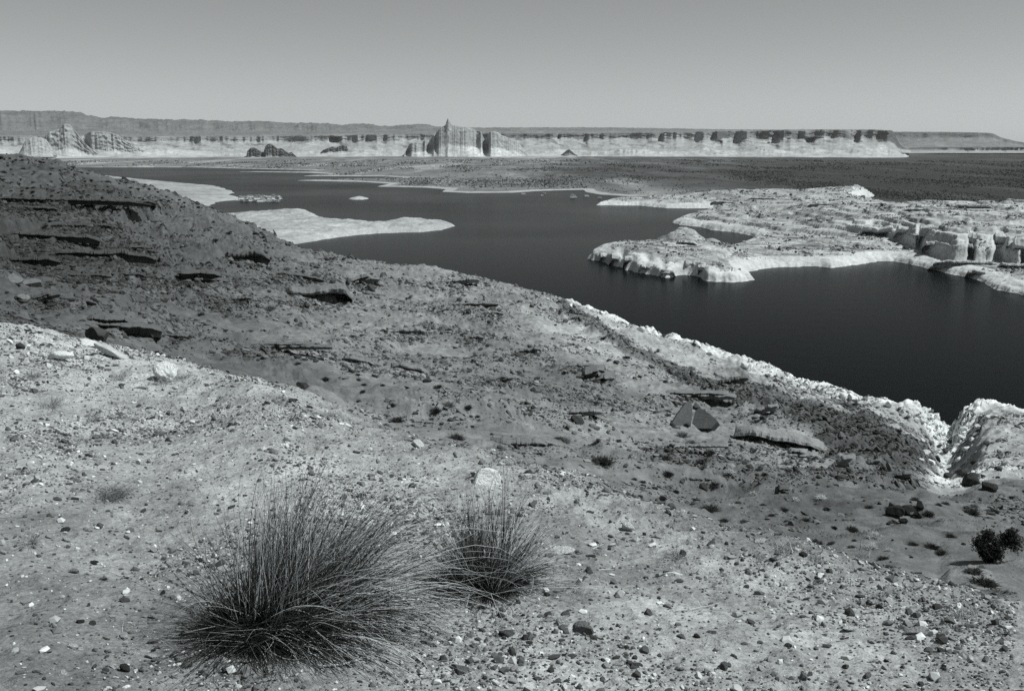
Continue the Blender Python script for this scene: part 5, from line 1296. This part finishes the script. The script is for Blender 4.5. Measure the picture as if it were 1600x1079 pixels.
# ------------------------------------------------------------------ boats on the lake
M_white = stone_material('white_paint', .72, [(1.5, .05)], [], rough=.5, world=False)
M_dark = stone_material('dark_glass', .04, [], [], rough=.2, world=False)
M_deck = stone_material('dock_planks', .38, [(2.0, .2)], [], rough=.8, world=False)
def box(x0, x1, y0, y1, z0, z1, taper=0.0):
    t = taper
    V = np.array([(x0 + t, y0, z0), (x1 - t, y0, z0), (x1 - t, y1, z0), (x0 + t, y1, z0), (x0, y0, z1), (x1, y0, z1), (x1, y1, z1), (x0, y1, z1)], float)
    F = np.array([(0, 3, 2, 1), (4, 5, 6, 7), (0, 1, 5, 4), (1, 2, 6, 5), (2, 3, 7, 6), (3, 0, 4, 7)])
    return V, F
def boxes(lst):
    Vs, Fs, o_ = [], [], 0
    for b_ in lst:
        V, F = box(*b_); Vs.append(V); Fs.append(F + o_); o_ += 8
    return np.concatenate(Vs), np.concatenate(Fs)
def bmesh_of(name, lst, mat):
    V, F = boxes(lst); me = make_mesh(name, V, [F], smooth=False); me.materials.append(mat); return me
hull_me = bmesh_of('hull', [(-4.6, 4.9, -1.7, -1.1, -.35, .45, .5), (-4.6, 4.9, 1.1, 1.7, -.35, .45, .5), (-4.7, 5.0, -1.75, 1.75, .46, .72, .06)], M_white)
cabin_me = bmesh_of('cabin', [(-3.6, 2.6, -1.4, 1.4, .73, 2.75, .08), (-3.95, 3.6, -1.65, 1.65, 2.76, 2.92)], M_white)
win_me = bmesh_of('window', [(x_, x_ + .9, -1.41, 1.41, 1.55, 2.2) for x_ in (-3.0, -1.7, -.4, .9)], M_dark)
rail_me = bmesh_of('railing', [(2.7, 4.8, -1.7, -1.66, 1.3, 1.36), (2.7, 4.8, 1.66, 1.7, 1.3, 1.36), (4.78, 4.84, -1.7, 1.7, 1.3, 1.36)] + [(x_, x_ + .05, y_, y_ + .05, .73, 1.3) for x_ in (2.75, 3.75, 4.76) for y_ in (-1.70, 1.65)], M_white)
top_me = bmesh_of('canopy', [(-2.4, 1.2, -1.2, 1.2, 4.3, 4.42)] + [(x_, x_ + .07, y_, y_ + .07, 2.93, 4.29) for x_ in (-2.2, .9) for y_ in (-1.1, 1.02)], M_white)
def boat(x, y, scale, yaw, label, group, canopy=True):
    p = on_level(x, y, 0.0)
    root = empty('houseboat', tuple(p), yaw); root.scale = (scale,) * 3
    tag(root, label, 'boat', group)
    for nm, me in (('hull', hull_me), ('cabin', cabin_me), ('railing', rail_me)): link(nm, me, parent=root)
    link('window', win_me, parent=root)
    if canopy: link('canopy', top_me, parent=root)
    return root
for x, y, s_, ya, lab, cp_ in [(817.5, 303.8, .60, .1, 'white boat on the water close to the far shore, leftmost of the anchored six', False), (847, 305.4, .35, .2, 'tiny white boat just in front of another near the far shore', False), (850, 302.8, .50, -.2, 'small white boat just behind the tiny one near the far shore', False),
                           (895.5, 309.0, .86, .05, 'largest white anchored boat, nearest the pale shore tongue', True), (916.5, 307, .62, .1, 'small white boat between the largest anchored one and the rightmost', False), (937, 310.3, .55, -.1, 'white boat nearest the tip of the pale right shore', False)]:
    boat(x, y, s_, ya, lab, 'white boats anchored off the far shore', cp_)
dk = on_level(405, 313.5, 0.0); az_ = math.atan2(dk[0], dk[1])
root = empty('dock', tuple(dk), -az_); tag(root, 'floating dock lined with white boats off the left beach', 'dock')
link('deck', bmesh_of('deck', [(-24, 22, -1.2, 1.2, .1, .6), (-24, 22, 38, 40, .1, .6)] + [(x_, x_ + 1.0, 1.21, 37.9, .1, .58) for x_ in (-18, -4, 10)], M_deck), parent=root)
link('piling', bmesh_of('piling', [(x_, x_ + .3, y_, y_ + .3, -2, 2.6) for x_ in range(-24, 22, 9) for y_ in (1.3, 40.2)], M_deck), parent=root)
g = random.Random(4); row = 0
ords = ['first', 'second', 'third', 'fourth', 'fifth', 'sixth', 'seventh', 'eighth', 'ninth', 'tenth']
for row, (yy_, xs_) in enumerate(((315.0, np.linspace(380, 433, 9)), (311.6, np.linspace(377, 435, 10)), (309.2, np.linspace(384, 434, 8)))):
    for q, x_ in enumerate(xs_):
        boat(float(x_) + g.uniform(-1.0, 1.0), yy_ + g.uniform(-.25, .25), g.uniform(.62, .95), g.choice([0, math.pi]) + g.uniform(-.6, .6), f"white boat moored at the dock, {ords[q]} from the left in the {('front', 'middle', 'back')[row]} row", 'white boats moored at the dock', g.random() < .3)
# ------------------------------------------------------------------ air
mh = bpy.data.materials.new('haze'); mh.use_nodes = True; nth = mh.node_tree
nth.nodes.remove(nth.nodes['Principled BSDF'])
pv = N(nth, 'ShaderNodeVolumePrincipled'); pv.inputs['Color'].default_value = (.95, .98, .98, 1); pv.inputs['Density'].default_value = 2.2e-5; pv.inputs['Anisotropy'].default_value = .2
nth.links.new(pv.outputs[0], nth.nodes['Material Output'].inputs['Volume'])
Vh, Fh = box(-10900, 10900, -80, 14500, -14, 460)
ho = link('haze', make_mesh('haze', Vh, [Fh], smooth=False), mh)
tag(ho, 'thin pale desert haze over the far shore', 'haze', kind='stuff')
#@@TAIL
# ------------------------------------------------------------------ sky, sun, camera
w = bpy.data.worlds.new('World'); bpy.context.scene.world = w; w.use_nodes = True
nt = w.node_tree; bg = nt.nodes['Background']
sk = N(nt, 'ShaderNodeTexSky'); sk.sky_type = 'NISHITA'; sk.sun_disc = False
sk.sun_elevation = SUN_EL; sk.sun_rotation = SUN_AZ
sk.altitude = 1200; sk.air_density = 1.0; sk.dust_density = 1.2; sk.ozone_density = 1.0
sx = N(nt, 'ShaderNodeSeparateColor'); nt.links.new(sk.outputs[0], sx.inputs[0])
lum = mth(nt, 'MULTIPLY', mth(nt, 'POWER', sx.outputs[0], .86), 1.30)      # black and white film behind a red filter
cc_ = N(nt, 'ShaderNodeCombineColor')
for i, t in enumerate((.96, 1.0, .995)): nt.links.new(mth(nt, 'MULTIPLY', lum, t), cc_.inputs[i])
nt.links.new(cc_.outputs[0], bg.inputs['Color']); bg.inputs['Strength'].default_value = .095

sun = bpy.data.lights.new('sun', 'SUN'); sun.energy = 4.6; sun.angle = math.radians(.5); sun.color = (.98, 1.0, .99)
so = bpy.data.objects.new('sun', sun); C.objects.link(so)
d = Vector((math.sin(SUN_AZ) * math.cos(SUN_EL), math.cos(SUN_AZ) * math.cos(SUN_EL), math.sin(SUN_EL)))
so.rotation_euler = d.to_track_quat('Z', 'Y').to_euler(); so.location = (0, 0, 100)

cam = bpy.data.cameras.new('camera'); cam.sensor_width = 36; cam.lens = 36 * FPX / 1600
cam.clip_start = .05; cam.clip_end = 40000
co = bpy.data.objects.new('camera', cam); C.objects.link(co)
co.location = (0, 0, CAMZ); co.rotation_euler = (math.pi / 2 - PITCH, 0, 0)
sc = bpy.context.scene; sc.camera = co
sc.view_settings.view_transform = 'Standard'; sc.view_settings.look = 'None'
sc.view_settings.gamma = 1; sc.view_settings.exposure = 0
sc.cycles.sample_clamp_indirect = 2.0; sc.cycles.max_bounces = 4; sc.cycles.diffuse_bounces = 2; sc.cycles.glossy_bounces = 2; sc.cycles.transmission_bounces = 1
sc.cycles.use_adaptive_sampling = False; sc.cycles.use_denoising = False
